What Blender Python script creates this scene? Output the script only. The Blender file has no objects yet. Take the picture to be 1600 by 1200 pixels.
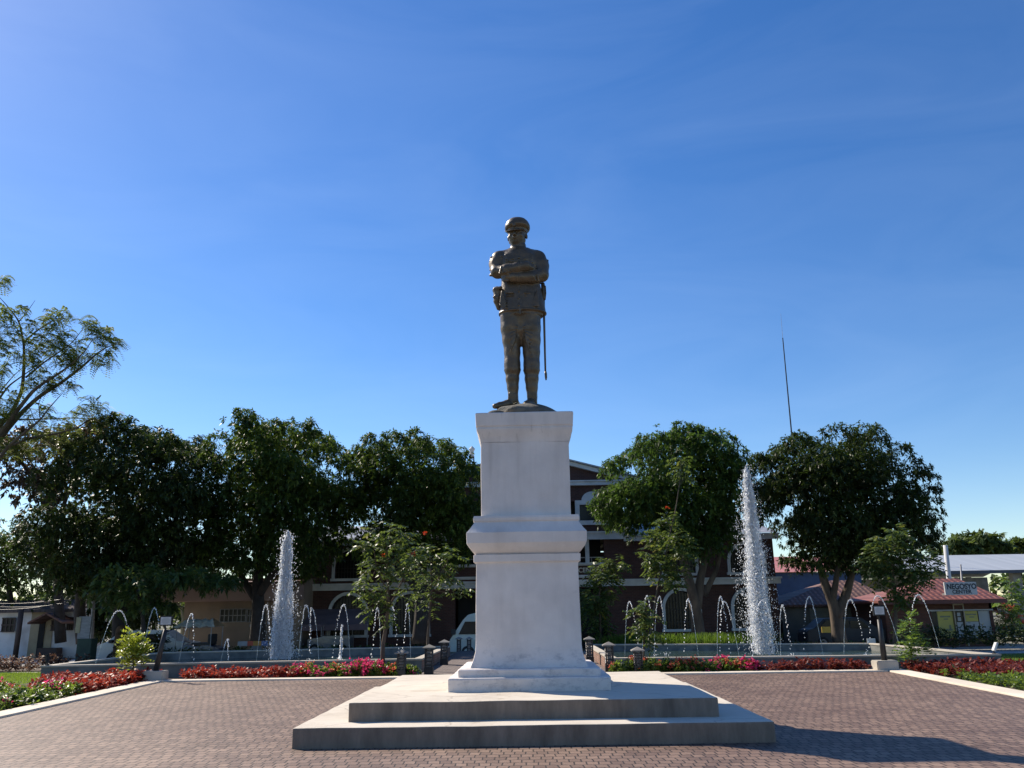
import bpy, bmesh, math, random
import numpy as np
from mathutils import Vector, Matrix
R_ = random.Random(7); NR = np.random.RandomState(11)
SC = bpy.context.scene; COL = SC.collection
# ---------- camera numbers (photo 1600x1200) ----------
FPX, PITCH, YAW, ROLL, EYE = 1305., math.radians(15.2), math.radians(.65), math.radians(.9), 1.6
_f = np.array([-math.sin(YAW)*math.cos(PITCH), math.cos(YAW)*math.cos(PITCH), math.sin(PITCH)])
_r0 = np.array([math.cos(YAW), math.sin(YAW), 0.]); _u0 = np.cross(_r0, _f)
_r = _r0*math.cos(ROLL)-_u0*math.sin(ROLL); _u = _u0*math.cos(ROLL)+_r0*math.sin(ROLL)
def at(x, y, Y):
    d = _r*(x-800)/FPX+_u*(600-y)/FPX+_f
    return np.array([0, 0, EYE])+d*(Y/d[1])
def onz(x, y, z):
    d = _r*(x-800)/FPX+_u*(600-y)/FPX+_f
    return np.array([0, 0, EYE])+d*((z-EYE)/d[2])
def mpp(Y): return Y/FPX      # metres per photo pixel (about)
# ---------- object helpers ----------
def tag(o, label=None, cat=None, group=None, kind=None):
    if label: o['label'] = label
    if cat: o['category'] = cat
    if group: o['group'] = group
    if kind: o['kind'] = kind
    return o
def thing(name, label, cat, loc=(0, 0, 0), group=None, rz=0):
    o = bpy.data.objects.new(name, None); COL.objects.link(o)
    o.location = loc; o.rotation_euler = (0, 0, rz); o.empty_display_size = .2
    return tag(o, label, cat, group)
def link(name, me, mat=None, parent=None, smooth=False):
    o = bpy.data.objects.new(name, me); COL.objects.link(o)
    if mat:
        for m in (mat if isinstance(mat, (list, tuple)) else [mat]): me.materials.append(m)
    if smooth: me.shade_smooth()
    if parent: o.parent = parent
    return o
class MB:
    def __init__(s): s.v = []; s.f = []; s.mi = []
    def add(s, vs, fs, m=0):
        b = len(s.v); s.v += [tuple(map(float, p)) for p in vs]; s.f += [tuple(b+i for i in f) for f in fs]; s.mi += [m]*len(fs); return s
    def box(s, x0, x1, y0, y1, z0, z1, m=0):
        return s.add([(x0,y0,z0),(x1,y0,z0),(x1,y1,z0),(x0,y1,z0),(x0,y0,z1),(x1,y0,z1),(x1,y1,z1),(x0,y1,z1)],
            [(0,3,2,1),(4,5,6,7),(0,1,5,4),(1,2,6,5),(2,3,7,6),(3,0,4,7)], m)
    def prism(s, poly, y0, y1, m=0):      # poly in xz, extruded along y
        n = len(poly); a = [(x, y0, z) for x, z in poly]+[(x, y1, z) for x, z in poly]
        return s.add(a, [tuple(range(n)), tuple(range(2*n-1, n-1, -1))]+[(i, i+n, (i+1) % n+n, (i+1) % n) for i in range(n)], m)
    def slab(s, poly, z0, z1, m=0):       # poly in xy (ccw), extruded along z
        n = len(poly); a = [(x, y, z0) for x, y in poly]+[(x, y, z1) for x, y in poly]
        return s.add(a, [tuple(range(n-1, -1, -1)), tuple(range(n, 2*n))]+[(i, (i+1) % n, (i+1) % n+n, i+n) for i in range(n)], m)
    def tube(s, pts, rad, n=8, m=0, cap=True):
        pts = [Vector(p) for p in pts]; k = len(pts)
        if not hasattr(rad, '__len__'): rad = [rad]*k
        vs = []; up = Vector((0.13, .21, 1)).normalized()
        for i, p in enumerate(pts):
            d = (pts[min(i+1, k-1)]-pts[max(i-1, 0)])
            if d.length < 1e-9: d = Vector((0, 0, 1))
            d.normalize()
            a = d.cross(up)
            if a.length < .05: a = d.cross(Vector((1, 0, 0)))
            a.normalize(); b = d.cross(a)
            for j in range(n):
                t = 2*math.pi*j/n; vs.append(p+(a*math.cos(t)+b*math.sin(t))*rad[i])
        fs = [(i*n+j, i*n+(j+1) % n, (i+1)*n+(j+1) % n, (i+1)*n+j) for i in range(k-1) for j in range(n)]
        if cap: fs += [tuple(range(n-1, -1, -1)), tuple(range((k-1)*n, k*n))]
        return s.add(vs, fs, m)
    def lathe(s, prof, cx=0, cy=0, n=16, m=0):
        vs = [(cx+r*math.cos(2*math.pi*j/n), cy+r*math.sin(2*math.pi*j/n), z) for r, z in prof for j in range(n)]
        k = len(prof); fs = [(i*n+j, i*n+(j+1) % n, (i+1)*n+(j+1) % n, (i+1)*n+j) for i in range(k-1) for j in range(n)]
        fs += [tuple(range(n-1, -1, -1)), tuple(range((k-1)*n, k*n))]
        return s.add(vs, fs, m)
    def build(s, name, mat, parent=None, smooth=False, bevel=0, off=None):
        me = bpy.data.meshes.new(name)
        v = s.v if off is None else [(x-off[0], y-off[1], z-off[2]) for x, y, z in s.v]
        me.from_pydata(v, [], s.f)
        if len(set(s.mi)) > 1: me.polygons.foreach_set('material_index', s.mi)
        me.update()
        bm = bmesh.new(); bm.from_mesh(me)
        bmesh.ops.recalc_face_normals(bm, faces=bm.faces)
        if bevel: bmesh.ops.bevel(bm, geom=[e for e in bm.edges if e.calc_face_angle(0) > .5], offset=bevel, segments=2, affect='EDGES')
        bm.to_mesh(me); bm.free()
        return link(name, me, mat, parent, smooth)
def quads_mesh(name, V, mat, parent=None, attr=None, smooth=False):
    """V: (N,4,3) array of separate quads"""
    N = len(V); me = bpy.data.meshes.new(name)
    me.vertices.add(N*4); me.vertices.foreach_set('co', np.ascontiguousarray(V, dtype=np.float32).ravel())
    me.loops.add(N*4); me.loops.foreach_set('vertex_index', np.arange(N*4, dtype=np.int32))
    me.polygons.add(N); me.polygons.foreach_set('loop_start', np.arange(0, N*4, 4, dtype=np.int32))
    try: me.polygons.foreach_set('loop_total', np.full(N, 4, dtype=np.int32))
    except Exception: pass
    if attr is not None:
        a = me.attributes.new('tint', 'FLOAT', 'POINT'); a.data.foreach_set('value', np.repeat(attr, 4).astype(np.float32))
    me.update(); me.validate()
    return link(name, me, mat, parent, smooth)
# ---------- materials ----------
def newmat(name):
    m = bpy.data.materials.new(name); m.use_nodes = True; nt = m.node_tree
    return m, nt, nt.nodes['Principled BSDF']
def N(nt, typ, **kw):
    n = nt.nodes.new(typ)
    for k, v in kw.items():
        if k in n.inputs: n.inputs[k].default_value = v
        else: setattr(n, k, v)
    return n
def L(nt, a, b): nt.links.new(a, b)
def ramp(nt, fac, stops):
    r = N(nt, 'ShaderNodeValToRGB'); e = r.color_ramp.elements
    while len(e) < len(stops): e.new(.5)
    for el, (p, c) in zip(e, stops): el.position = p; el.color = (*c, 1) if len(c) == 3 else c
    L(nt, fac, r.inputs[0]); return r.outputs[0]
def noise(nt, vec, scale, detail=4, rough=.55, dist=0):
    n = N(nt, 'ShaderNodeTexNoise'); n.inputs['Scale'].default_value = scale; n.inputs['Detail'].default_value = detail
    n.inputs['Roughness'].default_value = rough; n.inputs['Distortion'].default_value = dist
    if vec is not None: L(nt, vec, n.inputs['Vector'])
    return n.outputs['Fac']
def objco(nt, scale=None):
    t = N(nt, 'ShaderNodeTexCoord'); o = t.outputs['Object']
    if scale:
        mp = N(nt, 'ShaderNodeMapping'); mp.inputs['Scale'].default_value = scale; L(nt, o, mp.inputs['Vector']); o = mp.outputs[0]
    return o
def bumpn(nt, h, strength, dist, prev=None):
    b = N(nt, 'ShaderNodeBump'); b.inputs['Strength'].default_value = strength; b.inputs['Distance'].default_value = dist
    L(nt, h, b.inputs['Height'])
    if prev: L(nt, prev, b.inputs['Normal'])
    return b.outputs[0]
def pm(name, c1, c2=None, scale=3, rough=.7, bump=.3, bd=.01, bscale=40, metal=0, spec=.5, lo=.35, hi=.65, vs=None):
    m, nt, b = newmat(name); co = objco(nt, vs)
    if c2 is None: c2 = tuple(x*.8 for x in c1)
    L(nt, ramp(nt, noise(nt, co, scale, 6), [(lo, c2), (hi, c1)]), b.inputs['Base Color'])
    b.inputs['Roughness'].default_value = rough; b.inputs['Metallic'].default_value = metal; b.inputs['Specular IOR Level'].default_value = spec
    if bump: L(nt, bumpn(nt, noise(nt, co, bscale, 5), bump, bd), b.inputs['Normal'])
    return m
def leafmat(name, stops, rough=.45, trans=.35, spec=.4, tcol=(.25, .4, .04), nscale=.6):
    m, nt, b = newmat(name); a = N(nt, 'ShaderNodeAttribute', attribute_name='tint')
    n1 = noise(nt, objco(nt), nscale, 2)
    mx = N(nt, 'ShaderNodeMath', operation='MULTIPLY_ADD'); L(nt, n1, mx.inputs[0]); mx.inputs[1].default_value = .9
    sb = N(nt, 'ShaderNodeMath', operation='MULTIPLY_ADD'); L(nt, a.outputs['Fac'], sb.inputs[0]); sb.inputs[1].default_value = .75; sb.inputs[2].default_value = -.3
    L(nt, sb.outputs[0], mx.inputs[2])
    c = ramp(nt, mx.outputs[0], stops)
    L(nt, c, b.inputs['Base Color']); b.inputs['Roughness'].default_value = rough; b.inputs['Specular IOR Level'].default_value = spec
    t = N(nt, 'ShaderNodeBsdfTranslucent'); mixc = N(nt, 'ShaderNodeMix', data_type='RGBA'); mixc.inputs[0].default_value = .5
    L(nt, c, mixc.inputs[6]); mixc.inputs[7].default_value = (*tcol, 1); L(nt, mixc.outputs[2], t.inputs['Color'])
    ms = N(nt, 'ShaderNodeMixShader'); ms.inputs[0].default_value = trans
    L(nt, b.outputs[0], ms.inputs[1]); L(nt, t.outputs[0], ms.inputs[2])
    L(nt, ms.outputs[0], nt.nodes['Material Output'].inputs[0]); return m
def brickmat(name, c1, c2, mortar, w, h, ms=.01, axes='XZ', rough=.85, bump=.5, offs=.5, bias=0, grime=.3, bd=.01):
    m, nt, b = newmat(name); co = objco(nt); sep = N(nt, 'ShaderNodeSeparateXYZ'); L(nt, co, sep.inputs[0])
    cb = N(nt, 'ShaderNodeCombineXYZ'); L(nt, sep.outputs[axes[0]], cb.inputs[0]); L(nt, sep.outputs[axes[1]], cb.inputs[1])
    br = N(nt, 'ShaderNodeTexBrick', offset=offs); br.inputs['Scale'].default_value = 1
    for k, v in (('Color1', (*c1, 1)), ('Color2', (*c2, 1)), ('Mortar', (*mortar, 1)), ('Brick Width', w), ('Row Height', h), ('Mortar Size', ms), ('Mortar Smooth', .3), ('Bias', bias)):
        br.inputs[k].default_value = v
    L(nt, cb.outputs[0], br.inputs['Vector'])
    g = noise(nt, co, 1.2, 8, .65); mx = N(nt, 'ShaderNodeMix', data_type='RGBA', blend_type='MULTIPLY')
    mx.inputs[0].default_value = grime*2; L(nt, br.outputs[0], mx.inputs[6]); L(nt, ramp(nt, g, [(.3, (.45, .42, .4)), (.7, (1, 1, 1))]), mx.inputs[7])
    L(nt, mx.outputs[2], b.inputs['Base Color']); b.inputs['Roughness'].default_value = rough
    inv = N(nt, 'ShaderNodeMath', operation='SUBTRACT'); inv.inputs[0].default_value = 1; L(nt, br.outputs['Fac'], inv.inputs[1])
    n = bumpn(nt, inv.outputs[0], bump, bd)
    L(nt, bumpn(nt, noise(nt, co, 60, 4), .25, .004, n), b.inputs['Normal']); return m
M = {}
M['conc'] = pm('concrete', (.50, .45, .37), (.38, .34, .28), 1.3, .85, .35, .004, 55)
M['concd'] = pm('weathered_concrete', (.30, .28, .25), (.17, .16, .145), 1.7, .9, .5, .006, 30)
M['curb'] = pm('curb_concrete', (.72, .64, .52), (.55, .48, .38), .8, .85, .4, .004, 40)
M['wallpool'] = pm('pool_wall_plaster', (.20, .20, .185), (.10, .105, .10), 2.2, .75, .3, .004, 25)
M['white'] = pm('white_trim_paint', (.62, .63, .62), (.45, .46, .46), 1.5, .7, .2, .004, 30)
M['black'] = pm('black_painted_metal', (.02, .02, .022), (.012, .012, .013), 5, .5, .1)
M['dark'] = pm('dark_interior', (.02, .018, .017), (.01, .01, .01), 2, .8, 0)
M['glass'] = pm('dark_window_glass', (.02, .022, .025), (.012, .014, .016), 2, .2, 0, spec=.25)
M['steel'] = pm('grey_steel', (.28, .28, .29), (.18, .18, .19), 6, .45, .1, metal=.5)
M['bark'] = pm('tree_bark', (.14, .105, .075), (.06, .045, .035), 3, .95, .9, .02, 14, vs=(1, 1, .3))
M['barkd'] = pm('dark_bark', (.055, .045, .04), (.03, .024, .02), 3, .95, .6, .02, 10)
# ---------- ground, paving, beds ----------
def sheet(name, poly, z, mat, sub=0):
    mb = MB(); mb.add([(x, y, z if not hasattr(z, '__call__') else z(x, y)) for x, y in poly], [tuple(range(len(poly)))])
    o = mb.build(name, mat); tag(o, kind='structure'); return o
gm = pm('dusty_ground', (.20, .18, .14), (.10, .11, .06), .25, .95, .5, .02, 8)
sheet('ground', [(-600, -200), (600, -200), (600, 1500), (-600, 1500)], -.52, gm)
# road strip in front of the house and shops
rm = pm('road_concrete', (.40, .38, .35), (.27, .26, .24), .5, .9, .3, .004, 30)
sheet('road', [(-90, 38), (90, 38), (90, 46), (-90, 46)], -.505, rm)
# lawn (two sheets) with real blades
gr = pm('lawn_soil_grass', (.11, .11, .03), (.06, .075, .02), 1.5, .95, .8, .03, 20)
def lawn_z(x, y):
    t = min(max((y-25)/12, 0), 1); return -.1-.38*t*t*(3-2*t)
def lawn(name, x0, x1, y0, y1):
    mb = MB(); nx, ny = 24, 16; vs = []
    for j in range(ny+1):
        for i in range(nx+1):
            x = x0+(x1-x0)*i/nx; y = y0+(y1-y0)*j/ny; vs.append((x, y, lawn_z(x, y)+.015*math.sin(x*1.7+y)*math.cos(y*1.3)))
    mb.add(vs, [(j*(nx+1)+i, j*(nx+1)+i+1, (j+1)*(nx+1)+i+1, (j+1)*(nx+1)+i) for j in range(ny) for i in range(nx)])
    return tag(mb.build(name, gr, smooth=True), kind='structure')
lawn('lawn', -60, -9.66, 4, 31); lawn('lawn.001', 9.56, 60, 4, 37.9)
lawn('lawn.002', -9.66, 9.56, 22.66, 37.9)
path_m = pm('footpath_concrete', (.42, .38, .32), (.3, .27, .23), .6, .9, .3, .004, 30)
mb = MB(); mb.box(-60, -13.9, 31.01, 33.2, -.6, -.36); tag(mb.build('footpath', path_m), kind='structure')
mb = MB(); mb.box(-60, -13.9, 33.21, 37.9, -.6, -.42); tag(mb.build('planting_soil', pm('bed_soil', (.09, .065, .045), None, 4, 1, .6, .02, 20)), kind='structure')
# brick plaza
def paver_mat():
    m, nt, b = newmat('interlocking_pavers'); co = objco(nt); sep = N(nt, 'ShaderNodeSeparateXYZ'); L(nt, co, sep.inputs[0])
    # little zig-zag in the joints of the interlocking blocks
    zz = N(nt, 'ShaderNodeMath', operation='PINGPONG'); L(nt, sep.outputs['X'], zz.inputs[0]); zz.inputs[1].default_value = .065
    za = N(nt, 'ShaderNodeMath', operation='MULTIPLY_ADD'); L(nt, zz.outputs[0], za.inputs[0]); za.inputs[1].default_value = .35; L(nt, sep.outputs['Y'], za.inputs[2])
    rw = N(nt, 'ShaderNodeMath', operation='DIVIDE'); L(nt, za.outputs[0], rw.inputs[0]); rw.inputs[1].default_value = .18; rf = N(nt, 'ShaderNodeMath', operation='FLOOR'); L(nt, rw.outputs[0], rf.inputs[0])
    wn = N(nt, 'ShaderNodeTexWhiteNoise', noise_dimensions='1D'); L(nt, rf.outputs[0], wn.inputs['W']); xs = N(nt, 'ShaderNodeMath', operation='MULTIPLY_ADD'); L(nt, wn.outputs[0], xs.inputs[0]); xs.inputs[1].default_value = .05; L(nt, sep.outputs['X'], xs.inputs[2])
    wob = N(nt, 'ShaderNodeMath', operation='MULTIPLY_ADD'); L(nt, noise(nt, co, 1.3, 3), wob.inputs[0]); wob.inputs[1].default_value = .09; L(nt, xs.outputs[0], wob.inputs[2])
    cb = N(nt, 'ShaderNodeCombineXYZ'); L(nt, wob.outputs[0], cb.inputs[0]); L(nt, za.outputs[0], cb.inputs[1])
    br = N(nt, 'ShaderNodeTexBrick', offset=.5); br.inputs['Scale'].default_value = 1
    for k, v in (('Color1', (.275, .205, .17, 1)), ('Color2', (.165, .118, .10, 1)), ('Mortar', (.045, .034, .03, 1)), ('Brick Width', .13), ('Row Height', .18), ('Mortar Size', .009), ('Mortar Smooth', .25)):
        br.inputs[k].default_value = v
    L(nt, cb.outputs[0], br.inputs['Vector'])
    big = noise(nt, co, .35, 6, .6); mid = noise(nt, co, 3.5, 5, .7)
    mx = N(nt, 'ShaderNodeMix', data_type='RGBA', blend_type='MULTIPLY'); mx.inputs[0].default_value = 1
    L(nt, br.outputs[0], mx.inputs[6]); L(nt, ramp(nt, big, [(.3, (.70, .60, .54)), (.68, (1.18, 1.1, .98))]), mx.inputs[7])
    m2 = N(nt, 'ShaderNodeMix', data_type='RGBA', blend_type='MULTIPLY'); m2.inputs[0].default_value = .8
    L(nt, mx.outputs[2], m2.inputs[6]); L(nt, ramp(nt, mid, [(.3, (.75, .73, .72)), (.75, (1.1, 1.08, 1.06))]), m2.inputs[7])
    m3 = N(nt, 'ShaderNodeMix', data_type='RGBA', blend_type='MULTIPLY'); m3.inputs[0].default_value = 1; L(nt, m2.outputs[2], m3.inputs[6]); L(nt, ramp(nt, noise(nt, co, .8, 9, .75, .6), [(.30, (.55, .52, .50)), (.40, (.95, .95, .95)), (.66, (1, 1, 1)), (.74, (1.25, 1.2, 1.12))]), m3.inputs[7])
    L(nt, m3.outputs[2], b.inputs['Base Color']); b.inputs['Roughness'].default_value = .62; b.inputs['Specular IOR Level'].default_value = .35
    inv = N(nt, 'ShaderNodeMath', operation='SUBTRACT'); inv.inputs[0].default_value = 1; L(nt, br.outputs['Fac'], inv.inputs[1])
    n = bumpn(nt, inv.outputs[0], 1, .02)
    n = bumpn(nt, mid, .5, .02, n)
    L(nt, bumpn(nt, noise(nt, co, 90, 3), .3, .003, n), b.inputs['Normal']); return m
PV = paver_mat()
CI = [(-9.2, 22.2), (9.05, 22.05)]     # inner back corners of the kerb
inL = [(-8.0, 2), (-8.0, -8)]
def edgeL(y): return -8.77-(y-14.7)*.057
def edgeR(y): return 8.65+(y-15.8)*.057
sheet('plaza_paving', [(edgeL(-10), -10), (edgeR(-10), -10), (edgeR(22.1), 22.1), (edgeL(22.15), 22.15)], 0, PV)
sheet('garden_path', [(-2.9, 22.67), (2.25, 22.67), (2.25, 37.5), (-2.9, 37.5)], -.02, brickmat('path_pavers', (.22, .17, .15), (.15, .12, .11), (.06, .05, .045), .2, .1, .008, 'XY'))
for nm, P in (('kerb', [(edgeL(-10)-.5, -10), (edgeL(-10), -10), (edgeL(22.15), 22.15), (edgeL(22.6)-.47, 22.62)]),
              ('kerb.001', [(edgeL(22.15), 22.15), (edgeR(22.05), 22.05), (edgeR(22.5)+.47, 22.5), (edgeL(22.6)-.47, 22.62)]),
              ('kerb.002', [(edgeR(-10), -10), (edgeR(-10)+.5, -10), (edgeR(22.5)+.47, 22.5), (edgeR(22.05), 22.05)])):
    mb = MB(); mb.slab(P, -.2, .035)
    tag(mb.build(nm, M['curb'], bevel=.012), kind='structure')
# ---------- pools ----------
def pool(name, label, c, zt, brick_side):
    """c: front-left, front-right, back-right, back-left outer corners"""
    t = thing(name, label, 'fountain pool', (0, 0, 0), 'fountain pools either side of the garden path')
    cx = sum(p[0] for p in c)/4; cy = sum(p[1] for p in c)/4
    T = .22
    n = len(c)
    def inset(d):
        out = []
        for i in range(4):
            p0 = Vector(c[i-1]); p1 = Vector(c[i]); p2 = Vector(c[(i+1) % 4])
            e1 = (p1-p0).normalized(); e2 = (p2-p1).normalized(); n1 = Vector((-e1.y, e1.x)); n2 = Vector((-e2.y, e2.x))
            k = 1+n1.dot(n2); out.append(tuple(p1+(n1+n2)*(d/k)))
        return out
    ci = inset(T); co = inset(-.02); ci2 = inset(T+.02)
    for i in range(4):
        j = (i+1) % 4; mb = MB()
        mb.slab([c[i], c[j], ci[j], ci[i]], -.6, zt-.05)
        mt = M['wallpool']
        if i == brick_side: mt = M['brickwall_low']
        mb.build('side_wall', mt, t)
        mb = MB(); mb.slab([co[i], co[j], ci2[j], ci2[i]], zt-.048, zt); mb.build('coping', M['conc'], t, bevel=.008)
    w = sheet('water', [(x, y) for x, y in inset(T-.01)], .06, M['water']); w.parent = None; tag(w, kind='structure')
    return t
m, nt, b = newmat('pool_water'); co = objco(nt)
b.inputs['Base Color'].default_value = (.035, .06, .05, 1); b.inputs['Roughness'].default_value = .06; b.inputs['IOR'].default_value = 1.33
L(nt, bumpn(nt, noise(nt, co, 9, 4, .6, .5), .6, .03), b.inputs['Normal']); M['water'] = m
M['brickwall_low'] = brickmat('low_brick_wall', (.34, .17, .11), (.24, .12, .08), (.3, .27, .24), .2, .07, .008, 'YZ')
PL = pool('fountain_pool', 'shallow grey walled pool with the shorter spout, left of the garden path', [(-13.5, 24.3), (-2.98, 25.0), (-2.95, 34.0), (-13.5, 32.2)], .33, 1)
PR = pool('fountain_pool', 'shallow grey walled pool with the tallest spout, right of the garden path', [(2.3, 24.4), (12.6, 23.5), (12.4, 31.4), (2.34, 34.4)], .30, 3)
# ---------- stepped platform ----------
CX, CY = .04, 14.0
def rough_box(name, x0, x1, y0, y1, z0, z1, mats, parent, step=.12, amp=.006, bev=.02, seed=1):
    """box with subdivided, slightly uneven edges"""
    bm = bmesh.new()
    mb = MB(); mb.box(x0, x1, y0, y1, z0, z1); me = bpy.data.meshes.new(name); me.from_pydata(mb.v, [], mb.f)
    bm.from_mesh(me)
    bmesh.ops.bevel(bm, geom=list(bm.edges), offset=bev, segments=2, affect='EDGES', profile=.6)
    for _ in range(4):
        es = [e for e in bm.edges if e.calc_length() > step*2]
        if not es: break
        bmesh.ops.subdivide_edges(bm, edges=es, cuts=1, use_grid_fill=True)
    from mathutils import noise as mn
    for v in bm.verts:
        n = mn.noise_vector(v.co*2.3+Vector((seed*7, 0, 0)))+mn.noise_vector(v.co*9)*.5
        v.co += n*amp
    bmesh.ops.triangulate(bm, faces=[f for f in bm.faces if len(f.verts) > 4])
    bmesh.ops.recalc_face_normals(bm, faces=bm.faces)
    bm.to_mesh(me); bm.free(); return link(name, me, mats, parent)
def step_mat():
    m, nt, b = newmat('step_concrete'); co = objco(nt)
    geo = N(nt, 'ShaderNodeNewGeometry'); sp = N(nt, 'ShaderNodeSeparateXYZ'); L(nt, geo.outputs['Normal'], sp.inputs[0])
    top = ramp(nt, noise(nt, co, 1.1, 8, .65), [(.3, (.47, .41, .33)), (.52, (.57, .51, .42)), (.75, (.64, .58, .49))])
    side = ramp(nt, noise(nt, objco(nt, (1, 1, .25)), 4, 8, .7), [(.3, (.12, .095, .075)), (.7, (.27, .215, .17))])   # streak-stained sides, darker and browner than the tops
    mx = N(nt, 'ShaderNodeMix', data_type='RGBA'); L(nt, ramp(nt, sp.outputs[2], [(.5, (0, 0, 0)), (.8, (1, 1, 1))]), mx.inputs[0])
    ts = N(nt, 'ShaderNodeMix', data_type='RGBA', blend_type='MULTIPLY'); ts.inputs[0].default_value = 1; L(nt, top, ts.inputs[6]); L(nt, ramp(nt, noise(nt, co, .9, 10, .78, .8), [(.32, (.62, .58, .52)), (.43, (1, 1, 1))]), ts.inputs[7])
    ck = N(nt, 'ShaderNodeTexVoronoi', feature='DISTANCE_TO_EDGE'); ck.inputs['Scale'].default_value = .42; wv = N(nt, 'ShaderNodeMix', data_type='VECTOR'); 
    nz = N(nt, 'ShaderNodeTexNoise'); nz.inputs['Scale'].default_value = 2.2; nz.inputs['Detail'].default_value = 7; L(nt, co, nz.inputs[0]); wv.inputs[0].default_value = .35; L(nt, co, wv.inputs[4]); L(nt, nz.outputs['Color'], wv.inputs[5]); L(nt, wv.outputs[1], ck.inputs['Vector'])
    crk = N(nt, 'ShaderNodeMix', data_type='RGBA'); L(nt, ramp(nt, ck.outputs['Distance'], [(.0, (.6, .6, .6)), (.006, (0, 0, 0))]), crk.inputs[0]); L(nt, ts.outputs[2], crk.inputs[6]); crk.inputs[7].default_value = (.25, .21, .17, 1)
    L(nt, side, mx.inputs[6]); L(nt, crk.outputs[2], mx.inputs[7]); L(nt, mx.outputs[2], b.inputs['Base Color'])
    b.inputs['Roughness'].default_value = .85
    n = bumpn(nt, noise(nt, co, 18, 6), .25, .01); L(nt, bumpn(nt, noise(nt, co, 130, 3), .3, .002, n), b.inputs['Normal']); return m
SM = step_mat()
ZS1, ZS2 = .24, .475
t = thing('stepped_platform', 'two tier square concrete platform carrying the white pedestal', 'platform', (CX, CY, 0))
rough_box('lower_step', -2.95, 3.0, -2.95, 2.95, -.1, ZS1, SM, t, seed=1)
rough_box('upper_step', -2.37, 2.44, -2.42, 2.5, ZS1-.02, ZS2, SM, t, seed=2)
# ---------- pedestal ----------
def white_paint():
    m, nt, b = newmat('old_white_paint'); co = objco(nt); sep = N(nt, 'ShaderNodeSeparateXYZ'); L(nt, co, sep.inputs[0])
    base = ramp(nt, noise(nt, co, 1.3, 8, .6), [(.3, (.60, .55, .52)), (.7, (.76, .70, .66))])
    # vertical runs
    runs = noise(nt, objco(nt, (2.2, 2.2, .3)), 1.6, 7, .65)
    mx = N(nt, 'ShaderNodeMix', data_type='RGBA', blend_type='MULTIPLY'); mx.inputs[0].default_value = .35
    L(nt, base, mx.inputs[6]); L(nt, ramp(nt, runs, [(.3, (.72, .70, .68)), (.55, (1, 1, 1))]), mx.inputs[7])
    # patchy grey mildew, strongest on the flared foot (z 0.6-1.05)
    band = N(nt, 'ShaderNodeMapRange'); L(nt, sep.outputs[2], band.inputs[0]); band.inputs[1].default_value = .66; band.inputs[2].default_value = .42; band.clamp = True
    pn = noise(nt, objco(nt, (1, 1, 1.6)), 5, 9, .75)
    mulb = N(nt, 'ShaderNodeMath', operation='MULTIPLY'); L(nt, band.outputs[0], mulb.inputs[0]); L(nt, ramp(nt, pn, [(.50, (0, 0, 0)), (.72, (.8, .8, .8))]), mulb.inputs[1])
    m2 = N(nt, 'ShaderNodeMix', data_type='RGBA'); L(nt, mulb.outputs[0], m2.inputs[0]); L(nt, mx.outputs[2], m2.inputs[6]); m2.inputs[7].default_value = (.26, .26, .28, 1)
    pn2 = ramp(nt, noise(nt, objco(nt, (1, 1, .7)), 2.1, 10, .8), [(.62, (0, 0, 0)), (.74, (1, 1, 1))])
    m3 = N(nt, 'ShaderNodeMix', data_type='RGBA'); sc = N(nt, 'ShaderNodeMath', operation='MULTIPLY'); L(nt, pn2, sc.inputs[0]); sc.inputs[1].default_value = .45
    L(nt, sc.outputs[0], m3.inputs[0]); L(nt, m2.outputs[2], m3.inputs[6]); m3.inputs[7].default_value = (.36, .34, .33, 1)
    st_ = noise(nt, objco(nt, (9, 9, .22)), 1.1, 6, .6); hi = N(nt, 'ShaderNodeMapRange'); L(nt, sep.outputs[2], hi.inputs[0]); hi.inputs[1].default_value = 2.9; hi.inputs[2].default_value = 4.0
    sm = N(nt, 'ShaderNodeMath', operation='MULTIPLY'); L(nt, ramp(nt, st_, [(.56, (0, 0, 0)), (.68, (.55, .55, .55))]), sm.inputs[0]); L(nt, hi.outputs[0], sm.inputs[1])
    m4 = N(nt, 'ShaderNodeMix', data_type='RGBA'); L(nt, sm.outputs[0], m4.inputs[0]); L(nt, m3.outputs[2], m4.inputs[6]); m4.inputs[7].default_value = (.36, .32, .29, 1)
    pit = ramp(nt, noise(nt, co, 11, 8, .8), [(.70, (0, 0, 0)), (.76, (.7, .7, .7))]); m5 = N(nt, 'ShaderNodeMix', data_type='RGBA'); L(nt, pit, m5.inputs[0]); L(nt, m4.outputs[2], m5.inputs[6]); m5.inputs[7].default_value = (.2, .18, .17, 1)
    L(nt, m5.outputs[2], b.inputs['Base Color']); b.inputs['Roughness'].default_value = .7; b.inputs['Specular IOR Level'].default_value = .3
    n = bumpn(nt, noise(nt, co, 3, 5), .5, .03); L(nt, bumpn(nt, noise(nt, co, 35, 6), .35, .006, n), b.inputs['Normal']); return m
WP = white_paint()
ped = thing('pedestal', 'tall white painted masonry pedestal with moulded middle band', 'pedestal', (CX, CY, ZS2))
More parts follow.
